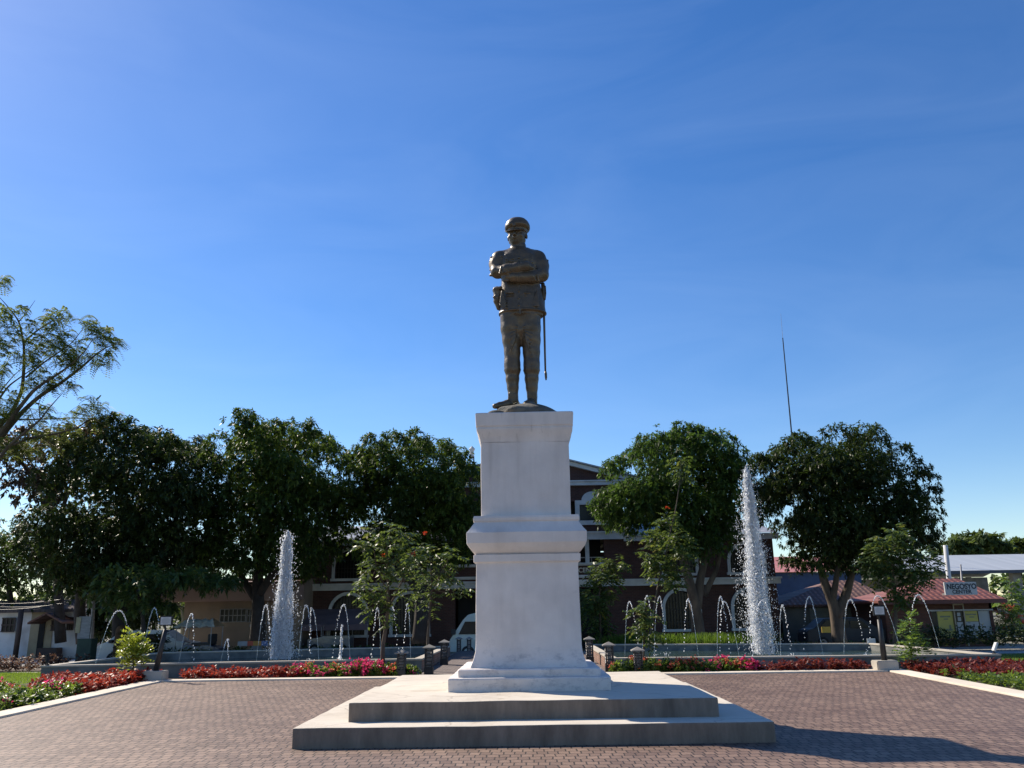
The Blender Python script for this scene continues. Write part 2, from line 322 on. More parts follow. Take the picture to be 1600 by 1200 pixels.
def sqlathe(name, prof, parent, mat, nseg=14, amp=.004, seed=0):
    """square 'lathe': prof = [(halfwidth, z)] relative to the platform top"""
    from mathutils import noise as mn
    # densify the profile
    P = []
    for (w0, z0), (w1, z1) in zip(prof[:-1], prof[1:]):
        k = max(1, int(math.hypot(w1-w0, z1-z0)/.12))
        for i in range(k): P.append((w0+(w1-w0)*i/k, z0+(z1-z0)*i/k))
    P.append(prof[-1])
    ring = []
    for s in range(4):
        for i in range(nseg):
            u = -1+2*i/nseg
            # clip the corner slightly
            ring.append((s, u))
    vs = []; n = len(ring)
    for w, z in P:
        for s, u in ring:
            c = .988 if abs(u) > .999 else 1
            x, y = u*w, -w
            if abs(u) > .999: x, y = x*c, y*c
            for _ in range(s): x, y = -y, x
            q = Vector((x, y, z)); d = mn.noise_vector(q*2.1+Vector((seed, 3, 0)))*amp+mn.noise_vector(q*8)*amp*.5
            vs.append(q+d)
    fs = [(i*n+j, i*n+(j+1) % n, (i+1)*n+(j+1) % n, (i+1)*n+j) for i in range(len(P)-1) for j in range(n)]
    fs += [tuple(range(n-1, -1, -1)), tuple(range((len(P)-1)*n, len(P)*n))]
    mb = MB(); mb.add(vs, fs); o = mb.build(name, mat, parent)
    bm = bmesh.new(); bm.from_mesh(o.data)
    for e in bm.edges: e.smooth = e.calc_face_angle(0) < .35
    for f in bm.faces: f.smooth = True
    bm.to_mesh(o.data); bm.free(); return o
z = lambda a: a-ZS2
sqlathe('base_plinth', [(1.19, -.02), (1.195, .165), (1.185, .185), (1.055, .19), (1.06, .285), (1.045, .30), (.89, .305)], ped, WP, amp=.009, seed=1)
sqlathe('lower_shaft', [(.885, z(.778)), (.88, z(.80)), (.845, z(.89)), (.815, z(1.0)), (.806, z(1.1)), (.794, z(2.29)), (.80, z(2.315)), (.832, z(2.34)), (.836, z(2.445)), (.80, z(2.455))], ped, WP, seed=2)
sqlathe('middle_moulding', [(.80, z(2.457)), (.812, z(2.47)), (.85, z(2.50)), (.905, z(2.57)), (.935, z(2.62)), (.942, z(2.78)), (.90, z(2.83)), (.832, z(2.93)), (.822, z(2.95)), (.836, z(2.97)), (.84, z(3.01)), (.83, z(3.045)), (.73, z(3.05))], ped, WP, seed=3)
sqlathe('upper_shaft', [(.716, z(3.052)), (.717, z(4.20)), (.72, z(4.235))], ped, WP, seed=4)
sqlathe('capital', [(.722, z(4.237)), (.728, z(4.27)), (.75, z(4.36)), (.78, z(4.42)), (.785, z(4.455)), (.776, z(4.465)), (.776, z(4.485)), (.79, z(4.50)), (.80, z(4.70)), (.79, z(4.715)), (.3, z(4.718))], ped, WP, amp=.006, seed=5)
# ---------- bronze officer, one continuous surface from a distance field ----------
SX, SY, SZ = CX-.07, CY, 4.712
def zp(zx, zy, dy=0.):
    """statue measuring picture -> local metres; dy in picture units, + = away"""
    p = at(700+zx/3.245, 310+zy/3.243, SY+dy/285.)
    return np.array([p[0]-SX, dy/285., p[2]-SZ])
U = 1/285.
class SDF:
    def __init__(s, lo, hi, h):
        s.lo = np.array(lo); s.h = h; s.n = np.ceil((np.array(hi)-s.lo)/h).astype(int)+1
        s.ax = [s.lo[i]+h*np.arange(s.n[i]) for i in range(3)]
        s.D = np.full(s.n, .25, np.float32)
    def put(s, fn, lo, hi, k=.02, mode='u'):
        i0 = np.maximum(0, ((np.array(lo)-.12-s.lo)/s.h).astype(int)); i1 = np.minimum(s.n, ((np.array(hi)+.12-s.lo)/s.h).astype(int)+2)
        if (i1 <= i0).any(): return
        sl = tuple(slice(a, b) for a, b in zip(i0, i1))
        X, Y, Z = np.meshgrid(*[s.ax[i][i0[i]:i1[i]] for i in range(3)], indexing='ij', sparse=True)
        d = fn(X, Y, Z); a = s.D[sl]
        if mode == 'u':
            h = np.clip(.5+.5*(a-d)/k, 0, 1); s.D[sl] = a*(1-h)+d*h-k*h*(1-h)
        else:
            h = np.clip(.5-.5*(a+d)/k, 0, 1); s.D[sl] = a*(1-h)-d*h+k*h*(1-h)
    def cap(s, a, b, ra, rb=None, k=.02, mode='u', sq=1):
        rb = ra if rb is None else rb; a = np.array(a, float); b = np.array(b, float); r = max(ra, rb); ab = b-a; L2 = ab@ab+1e-12
        def fn(X, Y, Z):
            px, py, pz = X-a[0], Y-a[1], Z-a[2]; t = np.clip((px*ab[0]+py*ab[1]+pz*ab[2])/L2, 0, 1)
            return np.sqrt((px-t*ab[0])**2+((py-t*ab[1])/sq)**2+(pz-t*ab[2])**2)-(ra+(rb-ra)*t)
        s.put(fn, np.minimum(a, b)-r, np.maximum(a, b)+r, k, mode)
    def chain(s, pts, rads, k=.02, sq=1):
        for i in range(len(pts)-1): s.cap(pts[i], pts[i+1], rads[i], rads[i+1], k, 'u', sq)
    def ell(s, c, r, k=.02, mode='u', rz=0, rx=0):
        c = np.array(c, float); r = np.array(r, float); cz, sz = math.cos(rz), math.sin(rz)
        cx_, sx_ = math.cos(rx), math.sin(rx)
        def fn(X, Y, Z):
            x, y, zz = X-c[0], Y-c[1], Z-c[2]; x, y = x*cz+y*sz, -x*sz+y*cz; y, zz = y*cx_+zz*sx_, -y*sx_+zz*cx_
            q = np.sqrt((x/r[0])**2+(y/r[1])**2+(zz/r[2])**2); g = np.sqrt((x/r[0]**2)**2+(y/r[1]**2)**2+(zz/r[2]**2)**2)+1e-6
            return q*(q-1)/g
        s.put(fn, c-r.max(), c+r.max(), k, mode)
    def loft(s, rows, k=.02, p=2.2):
        """rows: (z, cx, cy, rx, ry) superelliptic sections"""
        rows = sorted(rows); A = np.array(rows)
        def fn(X, Y, Z):
            zc = np.clip(Z, A[0, 0], A[-1, 0]); cx, cy, rx, ry = [np.interp(zc, A[:, 0], A[:, i]) for i in range(1, 5)]
            q = (np.abs((X-cx)/rx)**p+np.abs((Y-cy)/ry)**p)**(1/p)
            d = (q-1)*np.minimum(rx, ry); return np.maximum(d, np.maximum(A[0, 0]-Z, Z-A[-1, 0]))
        m = A[:, 3:5].max(); s.put(fn, (A[:, 1].min()-m, A[:, 2].min()-m, A[0, 0]), (A[:, 1].max()+m, A[:, 2].max()+m, A[-1, 0]), k)
    def mesh(s, name, mat, parent):
        D = s.D; S = D < 0; nx, ny, nz = D.shape
        c8 = [(i, j, k) for i in (0, 1) for j in (0, 1) for k in (0, 1)]
        sub = lambda A, o: A[o[0]:nx-1+o[0], o[1]:ny-1+o[1], o[2]:nz-1+o[2]]
        cnt = sum(sub(S, o).astype(np.int8) for o in c8); act = (cnt > 0) & (cnt < 8)
        idx = -np.ones(act.shape, np.int64); ii = np.argwhere(act); idx[act] = np.arange(len(ii))
        V = np.zeros((len(ii), 3)); W = np.zeros(len(ii))
        for a in c8:
            for ax in range(3):
                if a[ax]: continue
                b = list(a); b[ax] = 1
                da = D[tuple((ii+np.array(a)).T)]; db = D[tuple((ii+np.array(b)).T)]; m = (da < 0) != (db < 0)
                t = np.where(m, da/(da-db+1e-12), 0); P = ii+np.array(a, float); P[:, ax] += t
                V[m] += P[m]; W[m] += 1
        V = s.lo+V/W[:, None]*s.h
        F = []
        for ax in range(3):
            o1, o2 = [q for q in range(3) if q != ax]
            sh = list(D.shape); sh[ax] -= 1
            A = np.take(S, range(0, D.shape[ax]-1), ax); B = np.take(S, range(1, D.shape[ax]), ax)
            E_ = np.argwhere(A != B); E_ = E_[(E_[:, o1] > 0) & (E_[:, o2] > 0) & (E_[:, o1] < D.shape[o1]-1) & (E_[:, o2] < D.shape[o2]-1)]
            fl = A[tuple(E_.T)]
            def cell(d1, d2):
                q = E_.copy(); q[:, o1] += d1; q[:, o2] += d2; return idx[tuple(q.T)]
            q = np.stack([cell(-1, -1), cell(0, -1), cell(0, 0), cell(-1, 0)], 1)
            flip = fl if ax != 1 else ~fl
            q[~flip] = q[~flip][:, ::-1]; F.append(q)
        F = np.concatenate(F); me = bpy.data.meshes.new(name)
        me.vertices.add(len(V)); me.vertices.foreach_set('co', V.astype(np.float32).ravel())
        me.loops.add(len(F)*4); me.loops.foreach_set('vertex_index', F.astype(np.int32).ravel())
        me.polygons.add(len(F)); me.polygons.foreach_set('loop_start', np.arange(0, len(F)*4, 4, dtype=np.int32))
        me.update(); me.validate(); me.shade_smooth(); return link(name, me, mat, parent)
def bronze():
    m, nt, b = newmat('weathered_bronze'); co = objco(nt)
    L(nt, ramp(nt, noise(nt, co, 4, 8, .65), [(.3, (.06, .046, .03)), (.5, (.105, .078, .05)), (.68, (.155, .105, .058)), (.8, (.12, .12, .08))]), b.inputs['Base Color'])
    b.inputs['Metallic'].default_value = .3; b.inputs['Specular IOR Level'].default_value = .5
    L(nt, ramp(nt, noise(nt, co, 9, 5), [(.3, (.30, .30, .30)), (.7, (.55, .55, .55))]), b.inputs['Roughness'])
    n = bumpn(nt, noise(nt, co, 16, 5, .6), .35, .02); L(nt, bumpn(nt, noise(nt, co, 70, 3), .25, .004, n), b.inputs['Normal']); return m
BR = bronze()
st = thing('officer_statue', 'dark bronze statue of an officer with folded arms on the white pedestal', 'statue', (SX, SY, SZ))
g = SDF((-.62, -.46, -.02), (.66, .42, 3.95), .0105)
rnd = random.Random(3)
# legs: breeches
g.loft([(zp(0, 610)[2], zp(366, 0)[0], 0, 104*U, 66*U), (zp(0, 575)[2], zp(366, 0)[0], 0, 106*U, 64*U), (zp(0, 520)[2], zp(366, 0)[0], 0, 98*U, 60*U)], .05)
for pts in ([(316, 605, 52), (318, 660, 50), (322, 720, 45), (326, 780, 39.5), (326, 840, 39), (327, 868, 41)], [(414, 605, 56), (417, 660, 52), (421, 720, 47), (423, 780, 42), (424, 840, 39.5), (424, 868, 41)]):
    g.chain([zp(a, b, -4) for a, b, c in pts], [c*U for a, b, c in pts], .03, 1.1)
for a, b, c in ((327, 870, 0), (424, 872, 0)):
    p = zp(a, b); g.ell(p, (42.5*U, 46*U, 13*U), .006)
# boots
g.chain([zp(328, 878), zp(327, 915), zp(329, 960), zp(331, 1005), zp(334, 1030)], [34*U, 33*U, 28*U, 23.5*U, 24*U], .02, 1.15)
g.chain([zp(424, 880), zp(424, 915), zp(425, 960), zp(427, 1005), zp(428, 1028)], [35*U, 34*U, 29*U, 24.5*U, 24*U], .02, 1.15)
g.chain([zp(340, 1042, 12), zp(300, 1043, -18), zp(262, 1050, -42), zp(238, 1053, -56)], [21*U, 21*U, 17*U, 13*U], .025)
g.chain([zp(430, 1042, 14), zp(414, 1040, -30), zp(400, 1044, -66), zp(394, 1047, -84)], [22*U, 22*U, 18*U, 13*U], .025)
for q in range(9):   # boot wrinkles
    c = 328 if q % 2 else 426; y_ = 985+q*5; g.cap(zp(c-22, y_, -20), zp(c+20, y_+6, -24), 3.5*U, 3*U, .02)
# tunic: skirt, waist, chest
tz = lambda y, x, w, d, cy=0: (zp(0, y)[2], zp(x, 0)[0], cy*U, w*U, d*U)
g.loft([tz(597, 367, 119, 76), tz(568, 366, 116, 74), tz(500, 364, 107, 68), tz(452, 360, 100, 62), tz(434, 359, 97, 60), tz(405, 359, 99, 62, -2), tz(350, 358, 106, 68, -4), tz(310, 357, 100, 64, -2), tz(285, 356, 78, 52), tz(268, 355, 48, 40)], .03)
# hem lip + belt
hz = zp(0, 594)[2]
g.loft([(hz-.012, zp(367, 0)[0], 0, 121*U, 80*U), (hz+.012, zp(367, 0)[0], 0, 121*U, 80*U)], .012)
bz = zp(0, 437)[2]; g.chain([zp(365, 600, -6), zp(366, 680, -6), zp(366, 738, -4)], [36*U, 24*U, 10*U], .05, 1.5)
# shoulders + arms
g.chain([zp(275, 298, 4), zp(355, 282, 6), zp(440, 297, 4)], [33*U, 40*U, 37*U], .05)
g.chain([zp(260, 305, 2), zp(249, 335, -8), zp(252, 372, -32)], [40*U, 41*U, 35*U], .03)
g.chain([zp(252, 372, -34), zp(300, 365, -72), zp(352, 353, -86), zp(392, 346, -84)], [34*U, 33*U, 29*U, 26*U], .025)
g.chain([zp(455, 306, 2), zp(468, 345, -8), zp(474, 388, -30)], [43*U, 44*U, 37*U], .03)
g.chain([zp(474, 388, -32), zp(420, 400, -66), zp(368, 402, -78), zp(330, 400, -80)], [36*U, 33*U, 27*U, 22*U], .025)
# shoulder straps, chest pockets
for a, b in (((312, 276, -30), (262, 284, -24)), ((398, 276, -30), (450, 284, -24))): g.cap(zp(*a), zp(*b), 7*U, 7*U, .006)
# cuffs
g.cap(zp(380, 348, -86), zp(395, 346, -86), 30.5*U, 30.5*U, .004)
g.cap(zp(344, 401, -80), zp(330, 400, -80), 26*U, 26*U, .004)
# his right hand tucked on the far arm: palm + fingers laid over the sleeve
g.chain([zp(396, 346, -88), zp(420, 352, -84)], [19*U, 17*U], .012)
for i in range(4):
    z0 = 337+i*9; g.chain([zp(414, z0, -88), zp(432, z0+1, -84+i), zp(446-i*2, z0+5, -74)], [6.2*U, 5.6*U, 4.6*U], .005)
g.chain([zp(402, 336, -96), zp(418, 324, -92), zp(428, 322, -84)], [7*U, 6.4*U, 5*U], .006)
# his left hand under the other forearm
g.chain([zp(330, 401, -82), zp(300, 400, -76)], [18*U, 16*U], .012)
for i in range(4):
    z0 = 391+i*8; g.chain([zp(304, z0, -84), zp(284, z0+1, -76), zp(270+i*2, z0, -62)], [6*U, 5.4*U, 4.4*U], .005)
g.chain([zp(318, 388, -92), zp(302, 382, -92), zp(292, 382, -86)], [6.6*U, 6*U, 5*U], .006)
# folds
for i in range(11):
    a = rnd.random(); g.cap(zp(214+8*rnd.random(), 300+i*9, -18-10*a), zp(272, 292+i*10, -42), 6.1*U, 3.9*U, .011)
    g.cap(zp(508-8*a, 315+i*9, -14), zp(446, 308+i*9, -42), 5.4*U, 3.9*U, .011)
for i in range(7):
    g.cap(zp(262+i*15, 380-i*3, -100), zp(270+i*16, 345-i*2, -92), 5.4*U, 3.9*U, .011)
    g.cap(zp(460-i*15, 418-i*1, -84), zp(452-i*16, 384, -92), 5.4*U, 3.9*U, .011)
for i in range(6):
    g.cap(zp(292+i*8, 286+i*3, -52-i*2), zp(306+i*9, 316, -66), 5.4*U, 3.2*U, .011)
    g.cap(zp(425-i*7, 288+i*3, -50-i*2), zp(415-i*8, 318, -66), 5.4*U, 3.2*U, .011)
for i in range(7):    # crotch and thigh folds
    g.cap(zp(350-i*2, 650+i*12, -52), zp(305+rnd.random()*15, 640+i*24, -56), 3*U, 2*U, .02)
    g.cap(zp(384+i*2, 650+i*12, -52), zp(432-rnd.random()*15, 640+i*24, -58), 3*U, 2*U, .02)
for i in range(6):
    ja, jb = rnd.uniform(-9, 9), rnd.uniform(-9, 9); g.cap(zp(290, 770+i*17+ja, -14), zp(330, 790+i*16+jb, -46), 5.4*U, 3.2*U, .011); g.cap(zp(459, 770+i*17+jb, -14), zp(424, 790+i*16+ja, -48), 5.4*U, 3.2*U, .011)
for i in range(7): g.cap(zp(275+i*4, 470+i*14, -62), zp(262+i*3, 540+i*3, -70), 5.4*U, 2.6*U, .011); g.cap(zp(452-i*4, 470+i*12, -62), zp(462-i*5, 545, -70), 5.4*U, 2.6*U, .011)
# button placket and buttons
for s_ in (-1, 1):   # breast and skirt pocket flaps
    for zz_, dd in ((306, -70), (478, -72)):
        g.cap(zp(360+s_*30, zz_, dd), zp(360+s_*68, zz_+2, dd+14), 4.5*U, 4.5*U, .004); g.cap(zp(360+s_*30, zz_+14, dd), zp(360+s_*68, zz_+15, dd+14), 3*U, 3*U, .004)
g.cap(zp(362, 275, -50), zp(360, 330, -70), 4*U, 4*U, .005); g.cap(zp(362, 440, -64), zp(366, 585, -79), 5*U, 5*U, .004)
for y_ in (300, 325, 470, 505, 540): g.ell(zp(360, y_, -72 if y_ < 400 else -68-(y_-440)*.09), (6.5*U, 5*U, 6.5*U), .002)
# collar, neck
g.chain([zp(355, 262, 6), zp(356, 248, 4)], [43*U, 41*U], .004)
g.chain([zp(356, 262, 2), zp(353, 215, 2)], [34*U, 34*U], .02)
# head, turned a little to the viewer's left
th = math.radians(-14); hc = zp(351, 193)
def hp(x, y, d):     # head-local: x right, d forward(+)
    X_, D_ = x*U, -d*U; return np.array([hc[0]+X_*math.cos(th)-D_*math.sin(th), hc[1]+X_*math.sin(th)+D_*math.cos(th), hc[2]+y*U])
g.ell(hp(0, 18, -6), (48*U, 58*U, 52*U), .02, rz=th)
g.ell(hp(0, -14, 8), (43*U, 46*U, 46*U), .025, rz=th)
g.ell(hp(0, -42, 24), (24*U, 22*U, 17*U), .025, rz=th)
g.cap(hp(-30, -28, 2), hp(-12, -46, 22), 15*U, 13*U, .02); g.cap(hp(30, -28, 2), hp(12, -46, 22), 15*U, 13*U, .02)
g.cap(hp(-26, 10, 42), hp(26, 10, 42), 6*U, 6*U, .02)       # brow
g.cap(hp(0, 4, 50), hp(0, -13, 62), 5*U, 7.5*U, .01); g.ell(hp(-6, -15, 55), (5*U, 6*U, 4.5*U), .006); g.ell(hp(6, -15, 55), (5*U, 6*U, 4.5*U), .006)
for s in (-1, 1):
    g.ell(hp(17*s, 0, 53), (10*U, 9*U, 6.5*U), .008, 's'); g.ell(hp(17*s, 0, 44), (7.5*U, 7*U, 5*U), .004)
    g.ell(hp(26*s, -12, 36), (12*U, 11*U, 11*U), .02)      # cheek bones
    g.ell(hp(49*s, -4, -6), (5*U, 10*U, 15*U), .006, rz=th)  # ears
g.ell(hp(0, -25, 51), (13*U, 7*U, 3.6*U), .006); g.ell(hp(0, -31, 49), (11*U, 7*U, 3.8*U), .006); g.cap(hp(-12, -28, 53), hp(12, -28, 53), 1.8*U, 1.8*U, .004, 's')
fig = g.mesh('figure', BR, st)
# peaked cap
c = SDF((-.4, -.45, 3.2), (.4, .4, 4.0), .0125)
def capz(y): return hp(0, y, 0)[2]
A = [(capz(16), 50, 58), (capz(31), 52, 60), (capz(37), 61, 67), (capz(45), 66, 72), (capz(60), 65, 71), (capz(76), 58, 64), (capz(89), 46, 52), (capz(97), 30, 36), (capz(101), 12, 16)]
c.loft([(zz_, hc[0]+.006, hc[1]+.02, a*U, b_*U) for zz_, a, b_ in A], .012)
for q in range(25):
    a = math.radians(-62+q*5.17)
    c.cap(hp(44*math.sin(a), 20, 44*math.cos(a)), hp(56*math.sin(a), 11-3*math.cos(a), 50+26*math.cos(a)-10), 4*U, 2.6*U, .012)
c.cap(hp(-50, 24, 12), hp(0, 25, 58), 3*U, 3*U, .004); c.cap(hp(50, 24, 12), hp(0, 25, 58), 3*U, 3*U, .004)
c.ell(hp(0, 36, 64), (8*U, 4*U, 9*U), .004)
c.mesh('peaked_cap', BR, st)
# holster and pouch at his right hip
p = SDF((-.6, -.35, 1.4), (-.15, .25, 2.5), .0125)
p.ell(zp(250, 466, -8), (25*U, 30*U, 19*U), .02); p.chain([zp(252, 478, -8), zp(250, 520, -6), zp(258, 555, -4)], [22*U, 19*U, 13*U], .02, 1.3)
p.cap(zp(236, 458, -28), zp(268, 452, -44), 7*U, 8*U, .01); p.ell(zp(243, 500, -26), (17*U, 8*U, 9*U), .012)
p.mesh('holster', BR, st)
# sabre hanging at his left side
mb = MB(); P = [zp(x, y, d) for x, y, d in ((480, 430, 6), (484, 460, 4), (485, 500, 2), (486, 520, 0))]
mb.tube(P, [10*U, 12*U, 11*U, 5*U], 10)
P = [zp(x, y, d) for x, y, d in ((476, 436, 4), (494, 445, -4), (496, 480, -6), (492, 515, -2))]; mb.tube(P, [3*U]*4, 8)
hilt = mb.build('sabre_hilt', BR, st, True)
mb = MB(); P = [zp(x, y, d) for x, y, d in ((485, 515, 0), (488, 640, 2), (491, 760, 4), (494, 880, 6))]; mb.tube(P, [6.6*U, 6*U, 5.4*U, 4.8*U], 8)
mb.tube([zp(494, 876, 6), zp(496, 890, 6), zp(497, 908, 6), zp(497, 921, 6)], [5*U, 6.5*U, 6*U, 3*U], 8); mb.build('scabbard', BR, st, True)
mb = MB(); mb.tube([zp(455, 436, -10), zp(468, 470, -4), zp(484, 522, 0)], 3*U, 6); mb.tube([zp(455, 434, 4), zp(470, 430, 6), zp(480, 434, 6)], 4*U, 6); mb.build('sword_strap', BR, st, True)
# rocky mound
k = SDF((-.85, -.8, -.02), (.85, .8, .5), .02)
zt = zp(370, 1050)[2]
k.ell((zp(378, 0)[0], -.05, -.05), (.62, .60, zt+.05), .05)
for q in range(16):
    a = q*.77; rr = .25+.3*rnd.random(); k.ell((rr*math.cos(a)+.02, rr*math.sin(a)-.05, .05+(.55-rr)*.45), (.16, .14, .08), .05)
moundm = pm('mound_rock', (.13, .12, .10), (.06, .055, .045), 5, .95, .8, .03, 14)
k.mesh('rock_base', moundm, st)
mb = MB()
for (a, b_) in (((352, 1040), (372, 1050)), ((385, 1034), (402, 1062)), ((378, 1046), (420, 1050)), ((330, 1042), (362, 1046))):
    p0, p1 = zp(*a, -80), zp(*b_, -90); mb.tube([p0, (p0+p1)/2+np.array([0, -.02, .03]), p1], .006, 5)
mb.build('dry_twig', pm('dry_grass', (.35, .3, .2), None, 9, .9, 0), st)
# ---------- foliage ----------
def unit(v): return v/np.maximum(np.linalg.norm(v, axis=-1, keepdims=True), 1e-9)
def rosette(C, A, nl, ln, wd, droop, rs, spread=1.0, jit=.3):
    """C (K,3) twig tips, A (K,3) twig axes -> leaf quads (K*nl,4,3)"""
    K = len(C); A = unit(A)
    r = unit(rs.normal(size=(K, nl, 3))); ax = A[:, None, :]
    rad = unit(r-(r*ax).sum(-1, keepdims=True)*ax)
    D = unit(rad*spread+ax*rs.uniform(.1, .9, (K, nl, 1))+np.array([0, 0, -1.])*droop*rs.uniform(.4, 1.2, (K, nl, 1)))
    S = unit(np.cross(D, unit(rad*.5+np.array([0, 0, 1.])+rs.normal(size=(K, nl, 3))*jit)))
    l = ln*rs.uniform(.65, 1.15, (K, nl, 1)); w = wd*rs.uniform(.7, 1.2, (K, nl, 1))
    B = C[:, None, :]+rs.normal(size=(K, nl, 3))*ln*.12
    nrm = np.cross(S, D)
    V = np.stack([B, B+D*l*.5+S*w*.5-nrm*w*.15, B+D*l+np.array([0, 0, -1.])*l*droop*.25, B+D*l*.5-S*w*.5-nrm*w*.15], 2)
    return V.reshape(-1, 4, 3)
def lobes_px(spec, Y, crown=None, rs=NR, yj=.5, copies=True):
    """(px,py,r px) -> world lobes at depth about Y, given depth like a round crown"""
    out = []; P = [(at(x, y, Y), r*mpp(Y)*1.03) for x, y, r in spec]
    c = sum(p for p, r in P)/len(P); R = max(np.linalg.norm((p-c)[[0, 2]])+r for p, r in P)
    for p, r in P:
        d = np.linalg.norm((p-c)[[0, 2]]); dep = math.sqrt(max(R*R-(d+r*.5)**2, 0))*yj
        if copies and dep > r*.8:
            for s in (-1, 0, 1): out.append((p+np.array([rs.uniform(-.3, .3)*r, s*dep*rs.uniform(.8, 1.), rs.uniform(-.25, .25)*r]), r*rs.uniform(.85, 1)))
        else: out.append((p+np.array([0, rs.uniform(-.5, .5)*dep, 0]), r))
    return out
def crown(name, lobes, mat, parent, off, dens, nl, ln, wd, droop, rs, inner=44, innersize=.42, low=.15, thin=0., squash=.95):
    C = []; A = []; T = []; IN = []
    for c, r in lobes:
        k = max(6, int(4*math.pi*r*r*dens)); u = unit(rs.normal(size=(k, 3)))
        keep = rs.uniform(size=k) < np.clip(.75+u[:, 2]*.6, low, 1); u = u[keep]
        # bumpy radius: sub-clumps
        ph = rs.uniform(0, 6.28, 6); bump = 1+.16*np.sin(u[:, 0]*6+ph[0])*np.sin(u[:, 1]*6+ph[1])+.12*np.sin(u[:, 2]*11+ph[2])*np.sin(u[:, 0]*12+ph[3])
        rad = r*bump*(1-np.abs(rs.normal(size=len(u)))*.16+.04); C.append(c+u*rad[:, None]*np.array([1, 1, squash])); A.append(u*np.array([1, 1, .7])+np.array([0, 0, .35])+rs.normal(size=u.shape)*.25)
        T.append(np.full(len(u), rs.uniform(-.22, .22))+u[:, 2]*.0)
        if inner and r > min(.9, .8*max(q_[1] for q_ in lobes)):
            n = int(inner*max(r, .4)**2)+2; q = unit(rs.normal(size=(n, 3)))*(rs.uniform(0, 1, (n, 1))**.33)*r*.6; IN.append(c+q)
    C = np.concatenate(C); A = np.concatenate(A); T = np.concatenate(T)
    V = rosette(C, A, nl, ln, wd, droop, rs); tint = np.repeat(T, nl)+rs.uniform(0, .5, len(V))+np.repeat(rs.uniform(0, .5, len(C)), nl)
    if inner:
        I = np.concatenate(IN); W = rosette(I, rs.normal(size=I.shape), 2, innersize, innersize*.55, .1, rs); V = np.concatenate([V, W]); tint = np.concatenate([tint, np.full(len(W), .25)])  # oversized dark inner leaves, added to block light through the crown
    return quads_mesh(name, V-np.array(off), mat, parent, tint)
def poly3(pts, Y, off, n=5, wob=.0):
    """pixel polyline -> smooth 3d polyline, pts (px,py,dY)"""
    P = [at(x, y, Y+d)-np.array(off) for x, y, d in pts]; out = []
    for i in range(len(P)-1):
        for k in range(n): out.append(P[i]+(P[i+1]-P[i])*k/n)
    out.append(P[-1]); out = [np.array(p) for p in out]
    for _ in range(2): out = [out[0]]+[(out[i-1]+2*out[i]+out[i+1])/4 for i in range(1, len(out)-1)]+[out[-1]]
    return out
def limb(mb, pts, Y, off, r0, r1, n=9):
    P = poly3(pts, Y, off); k = len(P); mb.tube(P, [r0+(r1-r0)*i/(k-1) for i in range(k)], n)
LM = {}
LM['mango'] = leafmat('mango_leaves', [(.1, (.018, .032, .009)), (.45, (.042, .070, .015)), (.72, (.088, .13, .022)), (.95, (.16, .20, .035))], .5, .34, .28, (.16, .26, .03), .55)
LM['mango2'] = leafmat('dense_dark_leaves', [(.1, (.012, .021, .008)), (.5, (.028, .045, .013)), (.8, (.056, .08, .019)), (1, (.11, .13, .03))], .5, .25, .28, (.12, .2, .03), .55)
LM['mango3'] = leafmat('sunlit_mango_leaves', [(.1, (.016, .030, .009)), (.45, (.034, .062, .015)), (.72, (.07, .115, .022)), (.95, (.13, .175, .035))], .5, .34, .28, (.2, .36, .05), .5)  # leaf copy with sunlight on one crown put into its translucent colour
LM['purple'] = leafmat('reddish_leaves', [(.1, (.02, .018, .014)), (.5, (.045, .038, .024)), (.8, (.075, .06, .04)), (1, (.06, .09, .03))], .4, .3, .5, (.2, .12, .06), .8)
LM['feather'] = leafmat('feathery_leaflets', [(.1, (.035, .06, .015)), (.5, (.07, .11, .025)), (.8, (.13, .16, .04)), (1, (.2, .2, .06))], .6, .45, .2, (.35, .42, .08), .9)
LM['tulip'] = leafmat('pinnate_leaves', [(.1, (.02, .04, .015)), (.5, (.045, .08, .025)), (.8, (.09, .13, .04)), (1, (.22, .2, .04))], .45, .35, .3, (.3, .4, .06), 2.5)
LM['far'] = leafmat('far_tree_leaves', [(.1, (.03, .05, .02)), (.6, (.06, .09, .03)), (1, (.1, .13, .04))], .6, .3, .2, (.25, .35, .06), .5)
LM['croton'] = leafmat('yellow_green_leaves', [(.1, (.10, .15, .02)), (.5, (.25, .32, .04)), (1, (.42, .42, .08))], .35, .4, .5, (.55, .6, .05), 6)
LM['young'] = leafmat('young_green_leaves', [(.1, (.04, .08, .02)), (.5, (.10, .17, .04)), (1, (.22, .28, .06))], .35, .4, .5, (.35, .5, .06), 6)
LM['red'] = leafmat('red_leaves', [(.1, (.07, .012, .012)), (.4, (.20, .03, .022)), (.7, (.34, .055, .035)), (.95, (.42, .13, .07))], .5, .35, .25, (.6, .06, .03), 5)
LM['redd'] = leafmat('dark_red_leaves', [(.1, (.045, .012, .012)), (.5, (.12, .022, .02)), (.8, (.2, .04, .03)), (1, (.28, .10, .06))], .5, .3, .25, (.4, .06, .03), 5)
LM['green'] = leafmat('bush_leaves', [(.1, (.03, .06, .012)), (.5, (.07, .12, .02)), (.8, (.14, .2, .035)), (1, (.24, .28, .05))], .4, .4, .4, (.35, .5, .05), 6)
LM['pink'] = leafmat('pink_petals', [(.1, (.5, .03, .12)), (.6, (.7, .05, .2)), (1, (.75, .2, .3))], .6, .5, .1, (.9, .06, .25), 6)
LM['coral'] = leafmat('coral_petals', [(.1, (.45, .07, .05)), (.6, (.6, .12, .08)), (1, (.65, .3, .2))], .6, .5, .1, (.8, .2, .1), 6)
LM['blade'] = leafmat('grass_blades', [(.1, (.05, .085, .018)), (.5, (.10, .15, .03)), (1, (.18, .22, .05))], .5, .45, .3, (.4, .6, .05), 3)
